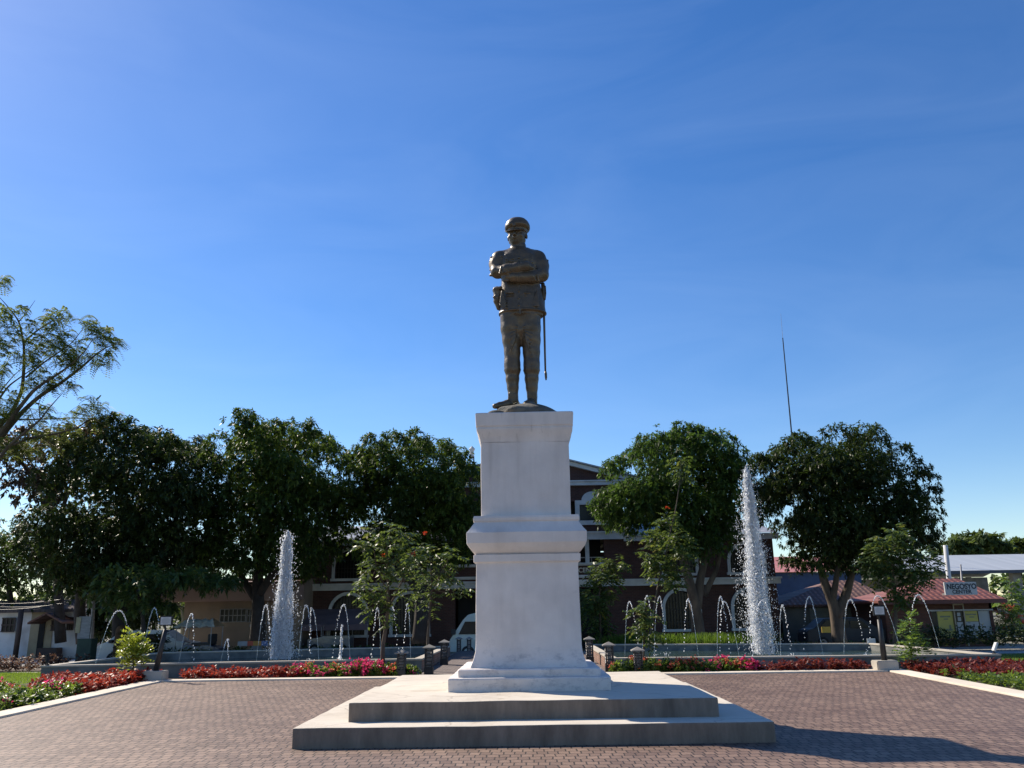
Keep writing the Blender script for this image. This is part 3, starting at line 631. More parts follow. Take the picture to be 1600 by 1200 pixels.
LM['young_dark'] = leafmat('border_grass_blades', [(.1, (.03, .06, .012)), (.5, (.06, .11, .02)), (1, (.13, .18, .035))], .5, .4, .2, (.25, .42, .04), 3)
LM['brown'] = leafmat('dry_hedge_leaves', [(.1, (.07, .03, .025)), (.5, (.14, .07, .05)), (1, (.24, .17, .11))], .6, .3, .3, (.3, .15, .08), 3)
def tree(name, label, cat, base_px, Y, zb, spec, limbs, lm, group, bark, seed=1, dens=12, nl=9, ln=.25, wd=.075, droop=.7, **kw):
    b = at(base_px[0], base_px[1], Y); off = (b[0], Y, zb); rs = np.random.RandomState(seed)
    t = thing(name, label, cat, off, group); mb = MB()
    for pts, r0, r1 in limbs: limb(mb, pts, Y, off, r0, r1)
    mb.build('trunk', bark, t, True)
    lob = [(c, r*.93) for c, r in lobes_px(spec, Y, rs=rs, yj=kw.pop('yj', .6), copies=kw.pop('copies', True))]
    tuft = []
    for c, r in lob:
        for _ in range(3):
            u = rs.normal(size=3); u[2] = abs(u[2])*.9+.1; u /= np.linalg.norm(u); tuft.append((c+u*r*.86, r*rs.uniform(.22, .38)))
    lob += tuft
    crown('crown', lob, lm, t, off, dens, nl, ln, wd, droop, rs, **kw); return t
G_ = 'big mango trees behind the pools'
tree('mango_tree', 'broad dark mango tree at far left with a small sky gap near its top', 'tree', (190, 1006), 40, -.52,
    [(225,692,38),(207,675,20),(270,703,36),(303,718,26),(322,740,20),(182,725,36),(140,765,42),(230,760,52),(290,780,48),(110,825,42),(170,830,55),(240,850,55),(295,855,42),(90,885,36),(150,900,42),(62,845,26),(325,800,26),(215,915,38),(262,900,30),(185,880,40)],
    [([(190,1006,0),(188,960,0),(196,900,0),(210,840,0)],.42,.2),([(190,950,0),(165,900,-1),(140,840,-1.5)],.25,.1),([(130,1004,2),(124,960,2),(128,900,2),(120,850,2)],.33,.15)], LM['mango2'], G_, M['barkd'], 1)
tree('mango_tree', 'tallest dark mango tree, behind the shorter fountain spout', 'tree', (402, 1006), 42, -.52,
    [(400,682,32),(397,662,15),(372,707,26),(436,692,30),(475,697,32),(498,683,15),(515,712,26),(542,735,22),(352,742,26),(420,740,52),(480,760,52),(380,790,45),(440,820,55),(500,830,42),(362,835,33),(532,785,33),(400,865,34),(465,870,30),(350,870,20),(430,878,26),(325,885,26),(375,892,20),(300,892,24),(430,896,18),(475,890,20),(505,868,22)],
    [([(402,1006,0),(404,960,0),(402,910,0),(410,860,0)],.4,.2),([(404,930,0),(430,890,-1),(460,840,-1)],.22,.08),([(402,940,0),(370,890,1),(360,840,1)],.2,.08)], LM['mango'], G_, M['barkd'], 2)
tree('mango_tree', 'wide dark mango tree directly left of the pedestal', 'tree', (655, 1006), 43, -.52,
    [(590,707,26),(562,717,20),(620,702,23),(655,702,26),(690,707,24),(655,688,11),(714,725,25),(732,745,18),(600,750,42),(660,760,50),(705,780,38),(570,778,36),(630,815,45),(690,820,42),(560,815,25),(735,795,22),(730,835,22),(610,845,30),(715,862,24),(655,855,32),(575,858,22),(690,872,22)],
    [([(655,1006,0),(660,950,0),(655,890,0),(650,840,0)],.42,.2),([(660,930,0),(690,880,-1),(705,830,-1)],.22,.08),([(658,930,0),(620,880,1),(600,830,1)],.2,.08)], LM['mango'], G_, M['barkd'], 3)
tree('mango_tree', 'rounded green mango tree overhanging the brick building, right of the pedestal', 'tree', (1090, 1000), 41, -.52,
    [(1050,692,18),(1066,687,18),(1095,692,19),(1040,704,24),(1008,708,26),(984,722,22),(960,732,16),(1120,705,22),(1143,722,22),(1152,748,16),(1080,730,46),(1128,752,33),(1020,760,42),(975,780,33),(948,785,22),(934,792,14),(950,815,16),(1060,800,46),(1118,800,38),(1002,808,32),(962,800,22),(1090,842,40),(1135,832,26),(1058,850,30)],
    [([(1092,1000,0),(1088,960,0),(1078,910,-.5),(1062,860,-1)],.34,.16),([(1088,950,0),(1095,900,0),(1108,850,0)],.26,.12),([(1100,930,1),(1120,890,1),(1128,850,1)],.16,.08)], LM['mango3'], G_, M['bark'], 4)
tree('mango_tree', 'large spreading mango tree with forked pale trunk, right of the tallest spout', 'tree', (1312, 1004), 42, -.52,
    [(1180,722,11),(1195,732,18),(1215,718,18),(1240,708,24),(1280,698,24),(1320,702,24),(1352,690,14),(1350,704,22),(1378,722,25),(1390,747,24),(1418,764,22),(1438,772,14),(1280,750,50),(1340,760,52),(1230,768,38),(1192,780,26),(1398,800,38),(1438,828,22),(1452,850,13),(1300,815,50),(1360,835,48),(1240,822,24),(1408,856,28),(1290,862,33),(1335,878,32),(1262,886,15),(1240,876,10),(1188,808,18),(1380,890,18)],
    [([(1312,1004,0),(1308,975,0),(1303,945,0),(1290,915,0),(1280,880,0)],.36,.16),([(1306,965,0),(1322,930,0),(1333,890,0)],.3,.14),([(1300,940,0),(1306,910,-.5),(1310,880,-.5)],.18,.1)], LM['mango2'], G_, M['bark'], 5, yj=.55)
G2 = 'smaller trees at the left edge'
tree('reddish_tree', 'sparse reddish brown leaved tree behind the bare branched tree', 'tree', (95, 1004), 47, -.52,
    [(20,722,36),(68,704,32),(108,694,26),(50,760,38),(100,752,33),(140,684,24),(90,800,26),(8,695,22),(160,668,14),(120,720,26)],
    [([(95,1004,0),(90,900,0),(80,800,0),(70,740,0)],.3,.1),([(85,830,0),(110,760,0),(130,700,0)],.15,.05),([(80,800,0),(45,740,0),(20,700,0)],.14,.05)], LM['purple'], G2, M['barkd'], 6, dens=4.0, nl=6, ln=.34, wd=.16, inner=2, yj=.5)
tree('small_tree', 'low dark bushy tree at the left picture edge above the white house', 'tree', (20, 1006), 49, -.52,
    [(10,852,32),(40,872,26),(0,900,36),(60,902,26),(20,824,16),(80,925,24),(30,930,24),(-30,870,40)],
    [([(20,1006,0),(18,950,0),(10,880,0)],.25,.1)], LM['mango'], G2, M['barkd'], 7, dens=4)
tree('small_tree', 'loose light leaved small tree standing in front of the beige shop', 'tree', (226, 1010), 36, -.5,
    [(190,945,24),(232,932,24),(262,905,22),(165,930,18),(212,905,26),(285,915,16),(245,955,14),(325,915,18),(352,912,16),(305,905,16)],
    [([(226,1010,0),(224,970,0),(215,920,0)],.12,.05),([(224,960,0),(250,925,0),(300,905,0)],.07,.03)], LM['tulip'], G2, M['barkd'], 8, dens=4, nl=6, ln=.32, wd=.12, inner=3)
tree('dark_tree', 'shadowy dark tree filling the gap between the white house and the beige shop', 'tree', (190, 1000), 58, -.52,
    [(150,940,26),(180,925,30),(215,940,28),(250,935,22),(130,905,26),(165,960,22),(205,970,22),(235,965,22),(110,940,20)], [([(190,1000,0),(190,960,0),(185,930,0)],.3,.1)], LM['mango2'], None, M['barkd'], 11, dens=4, ln=.45, wd=.14)
tree('dark_shrub', 'tall dark shrub between the notice board and the white car', 'shrub', (158, 1008), 44, -.52,
    [(156,958,12),(150,978,13),(166,985,11),(160,938,11),(152,998,11)], [([(158,1008,0),(157,985,0),(158,955,0)],.06,.03)], LM['mango2'], None, M['barkd'], 12, dens=14, ln=.25, wd=.08, yj=.3)
tree('far_tree', 'hazy green tree line top beyond the grey hall roof, nearest the pole', 'tree', (1510, 900), 95, -.5,
    [(1490,858,18),(1515,850,16),(1535,856,18),(1555,862,14),(1500,866,18)], [([(1510,990,0),(1512,930,0),(1515,860,0)],.5,.2)], LM['far'], 'far trees beyond the grey hall', M['barkd'], 9, dens=1.2, nl=8, ln=.9, wd=.4, inner=3)
tree('far_tree', 'hazy green treetop beyond the grey hall roof at the right picture edge', 'tree', (1575, 900), 100, -.5,
    [(1572,862,14),(1592,856,14),(1615,862,20),(1560,868,12),(1640,870,20)], [([(1575,990,0),(1580,930,0),(1585,860,0)],.5,.2)], LM['far'], 'far trees beyond the grey hall', M['barkd'], 10, dens=1.2, nl=8, ln=.9, wd=.4, inner=3)
# feathery tree with bare limbs
t = thing('feathery_tree', 'tall half bare tree with feathery yellow green leaves reaching in from the left', 'tree', (at(-75, 1000, 38)[0], 38, -.5))
off = tuple(t.location); mb = MB(); BY = 38
BRS = [([(-75,1000,0),(-75,900,0),(-60,800,0),(-45,760,0)],.3,.2),
 ([(-60,790,0),(0,684,0),(35,643,0),(63,618,0),(93,600,0),(126,575,-.3),(145,558,-.4),(163,544,-.5),(187,535,-.6)],.14,.012),
 ([(-50,760,.6),(0,663,.6),(19,644,.7),(35,610,.8),(38,560,.8),(37,535,.8),(30,502,.8),(14,481,.8),(-3,462,.8)],.13,.012),
 ([(30,502,.8),(42,488,.8),(55,469,.8)],.03,.008),([(38,534,.8),(58,516,.5),(79,504,.3),(91,492,.2),(105,487,.2)],.05,.01),
 ([(-20,705,-.4),(30,637,-.5),(51,611,-.6),(70,597,-.8),(93,583,-1),(112,569,-1),(131,551,-1),(145,530,-1)],.11,.012),
 ([(40,590,-.5),(70,565,-.5),(112,537,-.6),(133,509,-.6)],.05,.01),([(-20,650,1.2),(0,621,1.2),(14,602,1.3),(47,579,1.4),(77,555,1.5)],.07,.012),
 ([(-10,730,-1.2),(12,698,-1.3),(37,677,-1.4),(63,656,-1.5),(77,637,-1.6),(98,614,-1.6)],.09,.012),([(-10,657,.4),(14,656,.3),(63,655,.1),(117,653,0),(150,655,0)],.05,.01),
 ([(10,700,-.8),(47,684,-.8),(93,677,-.9),(124,667,-1),(142,653,-1),(160,662,-1)],.07,.01),([(63,656,-1.5),(60,630,-1.3),(66,618,-1.2)],.025,.01),
 ([(-20,640,1.6),(0,612,1.6),(20,588,1.6),(38,572,1.6)],.05,.01),([(93,600,0),(110,600,.2),(125,612,.3)],.025,.008),([(55,660,-.5),(48,640,-.4),(40,628,-.4)],.02,.008)]
for pts, r0, r1 in BRS: limb(mb, pts, BY, off, r0, r1, 7)
rs = np.random.RandomState(5); tips = []
CL = [(3,438,9),(4,485,10),(14,507,11),(32,484,8),(80,492,10),(100,492,11),(74,505,13),(94,520,16),(60,532,14),(110,540,18),(137,503,11),(150,512,11),(148,528,11),(164,518,9),(168,540,12),(182,535,8),(150,560,11),(168,562,10),(125,555,14),(90,548,17),(14,545,13),(3,575,12),(40,558,12),(104,565,13),(60,578,13),(88,590,9),(113,602,7),(140,632,14),(156,642,12),(125,645,12),(95,662,17),(60,672,18),(30,690,14),(108,680,16),(150,660,9),(182,650,7),(80,602,7),(0,530,12),(45,600,10),(20,620,9),(0,650,10),(75,535,14),(50,508,8),(28,700,12),(-10,600,18),(-15,560,18),(-12,640,20),(15,640,14),(45,650,12),(70,640,10),(5,700,20),(50,700,16),(85,695,14),(130,690,14),(-10,500,12),(60,555,12),(25,525,10),(115,560,14),(75,600,10)]
for x, y, r in CL:
    r = r*1.1; n = int(r*2.3)
    for _ in range(n):
        a = rs.uniform(0, 6.28); q = r*math.sqrt(rs.uniform(0, 1)); tips.append((x+q*math.cos(a), y+q*.95*math.sin(a), rs.uniform(-1, 1)*r*.07))
    mb.tube([at(x-r*.8, y+r*.9, BY)-np.array(off), at(x, y, BY)-np.array(off), at(x+r*.7, y-r*.4, BY+.1)-np.array(off)], [.012, .009, .005], 5)
mb.build('trunk', M['bark'], t, True)
T_ = np.array([at(x, y, BY+d) for x, y, d in tips])
K = len(T_); Dr = unit(np.stack([rs.normal(size=K)+.3, rs.normal(size=K), rs.normal(size=K)*.5], 1)); qs = []
for k in range(10):      # each frond: a flat row of leaflets
    for s in (-1, 1):
        side = unit(np.cross(Dr, [0, 0, 1])+Dr*.3)*s; B = T_+Dr*(.05*k)-np.array([0, 0, 1])*(.004*k*k)
        l = .14*rs.uniform(.7, 1.2, (K, 1)); w = Dr*.03
        qs.append(np.stack([B-w*.5, B+side*l*.5-w, B+side*l-np.array([0, 0, .015]), B+side*l*.5+w], 1))
V = np.concatenate(qs); quads_mesh('crown', V-np.array(off), LM['feather'], t, rs.uniform(0, 1.2, len(V)))
# ---------- saplings near the pools ----------
def sapling(name, label, base, Y, zb, spec, limbs, lm, seed, ln=.17, wd=.065, dens=15, flowers=(), nl=8, bark=None, inner=10, droop=.55, cat='small tree', group='young flowering trees round the pools'):
    b = at(base[0], base[1], Y); off = (b[0], Y, zb); rs = np.random.RandomState(seed); t = thing(name, label, cat, off, group); mb = MB()
    for pts, r0, r1 in limbs: limb(mb, pts, Y, off, r0, r1, 8)
    # twigs into every lobe
    top = [p for pts, _, _ in limbs for p in pts[1:]]
    for x, y, r in spec:
        q = min(top, key=lambda p: (p[0]-x)**2+(p[1]-y)**2+(0 if p[1] > y else 400)); limb(mb, [(q[0], q[1], q[2] if len(q) > 2 else 0), ((q[0]+x)/2, (q[1]+y)/2+3, .03), (x, y, 0)], Y, off, .018, .006, 5)
    mb.build('trunk', bark or M['bark'], t, True)
    lob = lobes_px(spec, Y, rs=rs, yj=.6, copies=False)
    C = []; A = []
    for c, r in lob:
        k = int(4*math.pi*r*r*dens)+4; u = unit(rs.normal(size=(k, 3))); C.append(c+u*(r*rs.uniform(.35, 1.05, (k, 1)))); A.append(u+np.array([0, 0, .2]))
    C = np.concatenate(C); A = unit(np.concatenate(A)); K = len(C); qs = []; tt = []
    kt = rs.uniform(0, .55, K)
    yel = rs.uniform(size=K) > .965; kt[yel] = 1.3
    D = unit(A*np.array([1, 1, .4])+rs.normal(size=A.shape)*.35)
    for k in range(nl//2):    # pinnate leaf: leaflets in pairs, drooping
        f = (k+.6)/(nl//2)
        for s in (-1, 1):
            sd = unit(np.cross(D, [0, 0, 1]))*s; dr = unit(sd+D*.45+np.array([0, 0, -droop])*rs.uniform(.5, 1.5, (K, 1)))
            B = C+D*(ln*1.9*f)+np.array([0, 0, -1])*(ln*.6*f*f); l = ln*rs.uniform(.7, 1.15, (K, 1)); w = unit(np.cross(dr, unit(rs.normal(size=D.shape)*.4+np.array([0, 0, 1]))))*wd*.5
            qs.append(np.stack([B, B+dr*l*.45+w, B+dr*l, B+dr*l*.45-w], 1)); tt.append(kt+rs.uniform(0, .35, K))
    V = np.concatenate(qs); quads_mesh('crown', V-np.array(off), lm, t, np.concatenate(tt))
    for x, y, r in flowers:
        c = at(x, y, Y-.35); k = 12; u = unit(rs.normal(size=(k, 3))*np.array([1, 1, .8])+np.array([0, 0, .4])); W = rosette(c+u*r*mpp(Y)*.4, u, 2, .07, .04, .1, rs); quads_mesh('flower', W-np.array(off), M_FL, t, rs.uniform(0, 1, len(W)))
    return t
M_FL = leafmat('orange_red_petals', [(.1, (.55, .05, .02)), (1, (.7, .12, .04))], .6, .5, .1, (.9, .12, .04), 6)
sapling('tulip_tree', 'young tree with red flowers at the left bed, nearest the left pool rim', (600, 1040), 23.5, -.05,
    [(600,835,17),(585,857,16),(624,838,18),(642,862,15),(590,890,18),(620,888,20),(577,920,14),(600,930,16),(588,952,12),(604,967,9),(640,925,11),(648,900,14),(572,912,9),(570,855,9),(612,822,9)],
    [([(598,1040,0),(598,1010,0),(604,975,0),(607,940,0),(606,900,0),(604,850,0)],.065,.02),([(607,950,0),(630,905,0),(640,870,0)],.03,.012),([(604,920,0),(588,890,0),(585,860,0)],.025,.01)], LM['tulip'], 21, flowers=[(646,866,5),(599,868,3)])
sapling('tulip_tree', 'slim young tree with dark leaves between the left pool and the pedestal', (672, 1040), 25.0, -.05,
    [(665,862,15),(690,884,14),(702,870,11),(676,900,17),(655,880,14),(710,868,8),(642,872,11),(667,938,8),(700,905,8),(662,925,9),(705,925,7),(672,955,6),(720,915,7)],
    [([(669,1040,0),(668,1005,0),(671,960,0),(675,920,0),(672,870,0)],.05,.02),([(674,925,0),(692,890,0),(705,865,0)],.025,.01),([(673,915,0),(655,885,0)],.02,.01)], LM['tulip'], 22, flowers=[(664,833,3)])
sapling('tulip_tree', 'tall leaning young tree with one red flower, right of the pedestal', (1014, 1010), 34.8, -.4,
    [(1045,808,9),(1041,825,15),(1026,843,12),(1058,842,14),(1014,866,12),(1044,868,19),(1072,862,10),(1034,895,15),(1062,893,13),(1020,882,10),(1048,912,8),(1064,728,8),(1069,742,7),(1062,716,5)],
    [([(1013,1010,0),(1016,990,0),(1021,955,0),(1029,910,0),(1040,865,0),(1048,830,0),(1056,795,0),(1061,760,0),(1065,735,0)],.05,.012),([(1040,865,0),(1058,845,0)],.02,.01),([(1033,895,0),(1018,870,0)],.02,.01)], LM['tulip'], 23, ln=.22, wd=.09, dens=14, flowers=[(1043,794,6)])
sapling('tulip_tree', 'leafy young tree beyond the garden path beside the building sign', (938, 1005), 36, -.5,
    [(945,884,12),(936,900,14),(925,925,12),(950,903,12),(932,945,14),(955,928,8),(926,965,11),(940,980,10),(968,880,6),(920,945,9)],
    [([(938,1005,0),(938,975,0),(936,930,0),(942,890,0)],.06,.02)], LM['tulip'], 24, ln=.22, wd=.09, dens=24)
sapling('tulip_tree', 'short leafy sapling in the right bed in front of the leaning trunk', (1006, 1040), 23.9, -.05,
    [(1000,950,9),(1010,962,12),(995,975,11),(1015,984,11),(1022,968,8),(1006,1000,8),(1012,944,6),(992,960,7)],
    [([(1006,1040,.1),(1006,1000,.1),(1008,960,.1)],.03,.012)], LM['tulip'], 25, dens=20, ln=.14)
sapling('broadleaf_tree', 'light green bushy tree in front of the spreading mango, behind the right pool', (1398, 1010), 33, -.4,
    [(1395,830,10),(1375,847,13),(1400,850,16),(1364,870,13),(1385,880,18),(1414,880,14),(1427,900,13),(1402,908,18),(1380,900,12),(1397,933,13),(1413,930,10),(1437,890,10),(1372,860,12),(1420,862,14),(1440,870,12),(1452,885,10),(1445,905,10),(1360,885,11),(1410,832,9)],
    [([(1398,1010,0),(1400,960,0),(1397,920,0),(1393,860,0)],.08,.03),([(1398,940,0),(1420,900,0)],.04,.015)], LM['tulip'], 26, ln=.19, wd=.085, dens=17, group=None)
sapling('yellow_green_shrub', 'bright yellow green leafy shrub by the left pool wall', (208, 1052), 23.1, -.1,
    [(208,998,8),(203,1012,10),(214,1013,10),(208,1028,9),(200,1025,6),(218,1026,6)], [([(208,1052,0),(208,1025,0),(208,1000,0)],.02,.01)], LM['croton'], 27, ln=.15, wd=.055, dens=70, nl=8, droop=-.5, cat='shrub', group=None)
sapling('young_shrub', 'pale green upright shrub in front of the right pool corner', (1426, 1048), 23.0, -.1,
    [(1420,968,6),(1425,983,9),(1416,1000,8),(1430,1008,9),(1422,1024,6),(1440,1012,6),(1412,1020,6)], [([(1426,1048,0),(1424,1015,0),(1423,975,0)],.02,.01)], LM['young'], 28, ln=.14, wd=.055, dens=60, nl=8, droop=-.2, cat='shrub', group=None)
sapling('broadleaf_tree', 'small pale tree beside the kiosk at the right picture edge', (1578, 1000), 47, -.5,
    [(1578,915,9),(1585,930,11),(1572,940,10),(1590,945,10),(1580,955,8)], [([(1583,1000,0),(1582,960,0),(1580,925,0)],.08,.03)], LM['young'], 29, ln=.3, wd=.14, dens=7, group=None)
# ---------- flower beds ----------
def in_poly(x, y, poly):
    c = False; n = len(poly)
    for i in range(n):
        x0, y0 = poly[i]; x1, y1 = poly[i-1]
        if (y0 > y) != (y1 > y) and x < (x1-x0)*(y-y0)/(y1-y0)+x0: c = not c
    return c
def bed(name, label, cat, poly, h, lm, per, ln, wd, seed, nl=18, z0=-.05, droop=.15):
    rs = np.random.RandomState(seed); xs = [p[0] for p in poly]; ys = [p[1] for p in poly]; A = (max(xs)-min(xs))*(max(ys)-min(ys)); C = []
    for _ in range(int(A*per)):
        x, y = rs.uniform(min(xs), max(xs)), rs.uniform(min(ys), max(ys))
        if in_poly(x, y, poly): C.append((x, y))
    C = np.array(C); hh = h*(.75+.2*np.sin(C[:, 0]*3.1)*np.cos(C[:, 1]*2.3)+rs.uniform(-.18, .25, len(C)))
    V = []
    for f in (.45, .75, 1.):
        P = np.stack([C[:, 0], C[:, 1], z0+hh*f], 1)+rs.normal(size=(len(C), 3))*.03
        V.append(rosette(P, np.tile([0, 0, 1.], (len(C), 1))+rs.normal(size=(len(C), 3))*.3, nl//3, ln, wd, droop, rs, 1.3))
    V = np.concatenate(V); o = quads_mesh(name, V, lm, None, rs.uniform(0, 1.1, len(V))); return tag(o, label, cat, None, 'stuff')
sheet('bed_soil', [(-13, 22.62), (edgeL(22.6)-.4, 22.62), (edgeL(3)-.45, 3), (-11.6, 3)], -.06, pm('dark_soil', (.07, .05, .035), None, 4, 1, .6, .02, 20))
sheet('bed_soil', [(-9.8, 22.5), (9.9, 22.45), (12.6, 22.4), (12.8, 24.2), (-13.4, 24.2), (-13.2, 22.6)], -.055, bpy.data.materials['dark_soil'])
sheet('bed_soil', [(edgeR(3)+.4, 3), (11.8, 3), (12.7, 22.35), (edgeR(22)+.5, 22.4)], -.062, bpy.data.materials['dark_soil'])
bed('red_ground_cover', 'low bright red leafy bedding along the back kerb, left half of the plaza', 'bedding plants', [(-8.95, 22.75), (-5.9, 22.75), (-5.6, 23.9), (-8.95, 23.85)], .25, LM['red'], 55, .13, .07, 31)
bed('red_ground_cover', 'red leafy bedding following the left side kerb below the yellow green shrub', 'bedding plants', [(-9.75, 22.7), (-9.6, 19.3), (-11.3, 19.8), (-12.3, 22.3), (-10.4, 23.8), (-9.9, 23.6)], .25, LM['red'], 55, .13, .07, 32)
bed('red_ground_cover', 'dark red leafy bedding along the back kerb, right half of the plaza', 'bedding plants', [(5.6, 22.6), (8.75, 22.55), (8.8, 23.3), (5.6, 23.3)], .27, LM['redd'], 60, .12, .06, 33)
bed('red_ground_cover', 'dark red leafy bedding following the right side kerb beyond the sign post', 'bedding plants', [(9.75, 22.4), (9.65, 20.4), (10.6, 18.6), (12.4, 18.4), (12.8, 22.3), (12.4, 23.3), (9.8, 23.4)], .24, LM['redd'], 50, .12, .06, 34)
bed('green_ground_cover', 'low green bedding in front of the red plants beside the right kerb', 'bedding plants', [(9.5, 20.2), (10.5, 18.4), (12.6, 17.6), (11.8, 12), (9.3, 12), (9.35, 17)], .22, LM['green'], 45, .11, .05, 35)
bed('mixed_ground_cover', 'green bedding dotted with small blooms at the lower left picture edge', 'bedding plants', [(-9.6, 19.2), (-9.25, 12), (-11.6, 12), (-12.4, 18.5), (-11.3, 19.6)], .24, LM['green'], 45, .11, .05, 36)
def bush(label, x, y, r, h, fl, nf, seed, gr):
    rs = np.random.RandomState(seed); t = thing('flowering_bush', label, 'flowering bush', (x, y, -.05), gr)
    k = int(170*(r/.35)**2); u = unit(rs.normal(size=(k, 3))); u[:, 2] = np.abs(u[:, 2]); P = u*np.array([r, r, h])*rs.uniform(.45, 1.05, (k, 1))+np.array([0, 0, .04])
    V = rosette(P, u+np.array([0, 0, .4]), 7, .085, .045, .1, rs); quads_mesh('leaves', V, LM['green'], t, rs.uniform(0, 1.1, len(V)))
    if nf:
        k = nf; u = unit(rs.normal(size=(k, 3))); u[:, 2] = np.abs(u[:, 2])*.8+.25; u[:, 1] -= .15; u = unit(u); P = u*np.array([r, r, h])*1.08+np.array([0, 0, .05])
        P = np.repeat(P, 5, 0)+rs.normal(size=(k*5, 3))*.035; V = rosette(P, rs.normal(size=P.shape)+np.array([0, -.6, .6]), 4, .05, .045, 0, rs); quads_mesh('blossoms', V, fl, t, rs.uniform(0, 1, len(V)))
    mb = MB()
    for i in range(5): a = i*1.3; mb.tube([(0, 0, -.05), (.4*r*math.cos(a), .4*r*math.sin(a), h*.4), (.8*r*math.cos(a), .8*r*math.sin(a), h*.8)], [.012, .009, .005], 5)
    mb.build('stems', M['bark'], t)
ORD = ['first', 'second', 'third', 'fourth', 'fifth', 'sixth', 'seventh', 'eighth', 'ninth', 'tenth', 'eleventh', 'twelfth', 'thirteenth', 'fourteenth']
def row(gr, where, items, y0, seed):
    for i, (px, yy, r, h, fl, nf) in enumerate(items):
        p = at(px, 1045, yy); c = {LM['pink']: 'pink flowered', LM['coral']: 'coral flowered'}[fl] if nf > 6 else 'mostly green'
        bush('%s bush, %s from the left %s' % (c, ORD[i], where), p[0], yy, r*.95, h*.78, fl, nf, seed+i, gr)
pk, cr = LM['pink'], LM['coral']
row('flowering bushes along the back kerb, left', 'in the bed left of the platform', [(464,23.2,.34,.40,pk,8),(484,23.4,.32,.42,cr,6),(503,23.1,.33,.36,pk,14),(524,23.35,.34,.44,cr,10),(545,23.1,.33,.40,pk,12),(563,23.3,.36,.48,pk,26),(586,23.15,.36,.48,pk,30),(606,23.35,.34,.42,cr,10),(624,23.1,.33,.38,cr,4),(641,23.2,.28,.36,pk,2)], 23, 300)
row('flowering bushes along the back kerb, right', 'in the bed right of the platform', [(968,23.0,.28,.38,cr,2),(990,23.3,.34,.44,cr,5),(1016,23.1,.36,.44,cr,12),(1042,23.25,.36,.44,cr,8),(1064,23.1,.34,.40,cr,16),(1086,23.3,.32,.42,cr,8),(1108,23.1,.32,.34,pk,4),(1128,23.25,.34,.42,pk,16),(1148,23.05,.34,.40,cr,10),(1167,22.95,.3,.36,pk,26)], 23, 330)
for i, (x, y, r, nf, fl) in enumerate([(-10.1, 18.6, .42, 12, pk), (-10.9, 17.9, .42, 8, pk), (-10.0, 17.4, .4, 6, cr), (-10.9, 16.7, .42, 14, pk), (-10.0, 16.2, .42, 10, pk), (-11.3, 18.9, .4, 10, pk)]):
    w = ['farthest, closest to the red bedding', 'second farthest, away from the kerb', 'third farthest, against the kerb', 'fourth farthest, away from the kerb', 'nearest to the viewer, against the kerb', 'farthest from the kerb, against the lawn'][i]
    bush('pink flowered bush in the lower left bed, '+w, x, y, r, .3, fl, nf//2+1, 360+i, 'flowering bushes beside the left kerb')
# grass blades on the lawns near the pools
def blades(name, label, reg, n, h, lm, seed, zf, w=.02):
    rs = np.random.RandomState(seed); x0, x1, y0, y1 = reg; X = rs.uniform(x0, x1, n); Y_ = rs.uniform(y0, y1, n); Z = np.array([zf(a, b) for a, b in zip(X, Y_)])
    B = np.stack([X, Y_, Z], 1); a = rs.uniform(0, 6.28, n); sd = np.stack([np.cos(a), np.sin(a), 0*a], 1)*w*.5; up = np.stack([rs.normal(size=n)*.35, rs.normal(size=n)*.35, np.ones(n)], 1)*h*rs.uniform(.5, 1.2, (n, 1))
    V = np.stack([B-sd, B+sd, B+up+sd*.2, B+up-sd*.2], 1); return tag(quads_mesh(name, V, lm, None, rs.uniform(0, 1, n)), label, 'grass', None, 'stuff')
blades('lawn_grass', 'short sunlit grass left of the left pool', (-20, -12.6, 16, 31), 30000, .07, LM['blade'], 41, lawn_z)
blades('lawn_grass', 'short grass right of the right pool', (12.7, 26, 18, 37), 30000, .07, LM['blade'], 42, lawn_z)
blades('lawn_grass', 'small patch of grass beside the right edge of the garden path', (2.27, 2.9, 22.7, 24.4), 1500, .08, LM['blade'], 43, lambda a, b: -.08)
blades('border_grass', 'bright tall bladed border grass behind the right pool', (3.2, 9.6, 35, 36.4), 9000, .92, LM['young_dark'], 44, lambda a, b: -.45, .05)
# hedges behind
def hedge(label, reg, h, lm, seed, per=30, ln=.16, z0=-.5):
    x0, x1, y0, y1 = reg; return bed('hedge', label, 'hedge', [(x0, y0), (x1, y0), (x1, y1), (x0, y1)], h, lm, per, ln, ln*.45, seed, 18, z0, .1)
hedge('dry brownish hedge clump at the left picture edge beside the footpath', (-28, -22.9, 34, 35.2), .55, LM['brown'], 51)
hedge('dry brownish hedge clump between the footpath and the notice board', (-22.2, -17.6, 34, 35.2), .6, LM['brown'], 52)
hedge('dark green hedge behind the left pool', (-17, -4, 35.2, 36.6), .75, LM['mango2'], 53)
hedge('dark scrubby hedge hiding the rear of the white car', (-17.8, -15.7, 37.4, 38.2), 1.35, LM['mango2'], 57, 40, .2)
hedge('dark hedge at the foot of the kiosk windows', (17.5, 25.5, 40.5, 42), 1.0, LM['mango2'], 54)
hedge('dark hedge with hidden car behind the right pool', (10.2, 17, 36.5, 37.6), .55, LM['mango2'], 55)
hedge('low shrubs with dull red blooms behind the garden path', (2.6, 5.2, 37.2, 38.2), 1.1, LM['redd'], 56, 14)

# far wood closing the horizon beyond the town
rs = np.random.RandomState(90); C = []
for x in np.arange(-230, 230, 5.): C.append((np.array([x, 150+rs.uniform(-8, 8), 2.+rs.uniform(-.5, 1.2)]), rs.uniform(3.2, 5.2)))
o = crown('far_woods', C, LM['far'], None, (0, 0, 0), .45, 7, 1.3, .8, .3, rs, inner=.4, innersize=2.2); tag(o, 'low far off line of trees closing the horizon behind the town', 'woods', None, 'stuff')
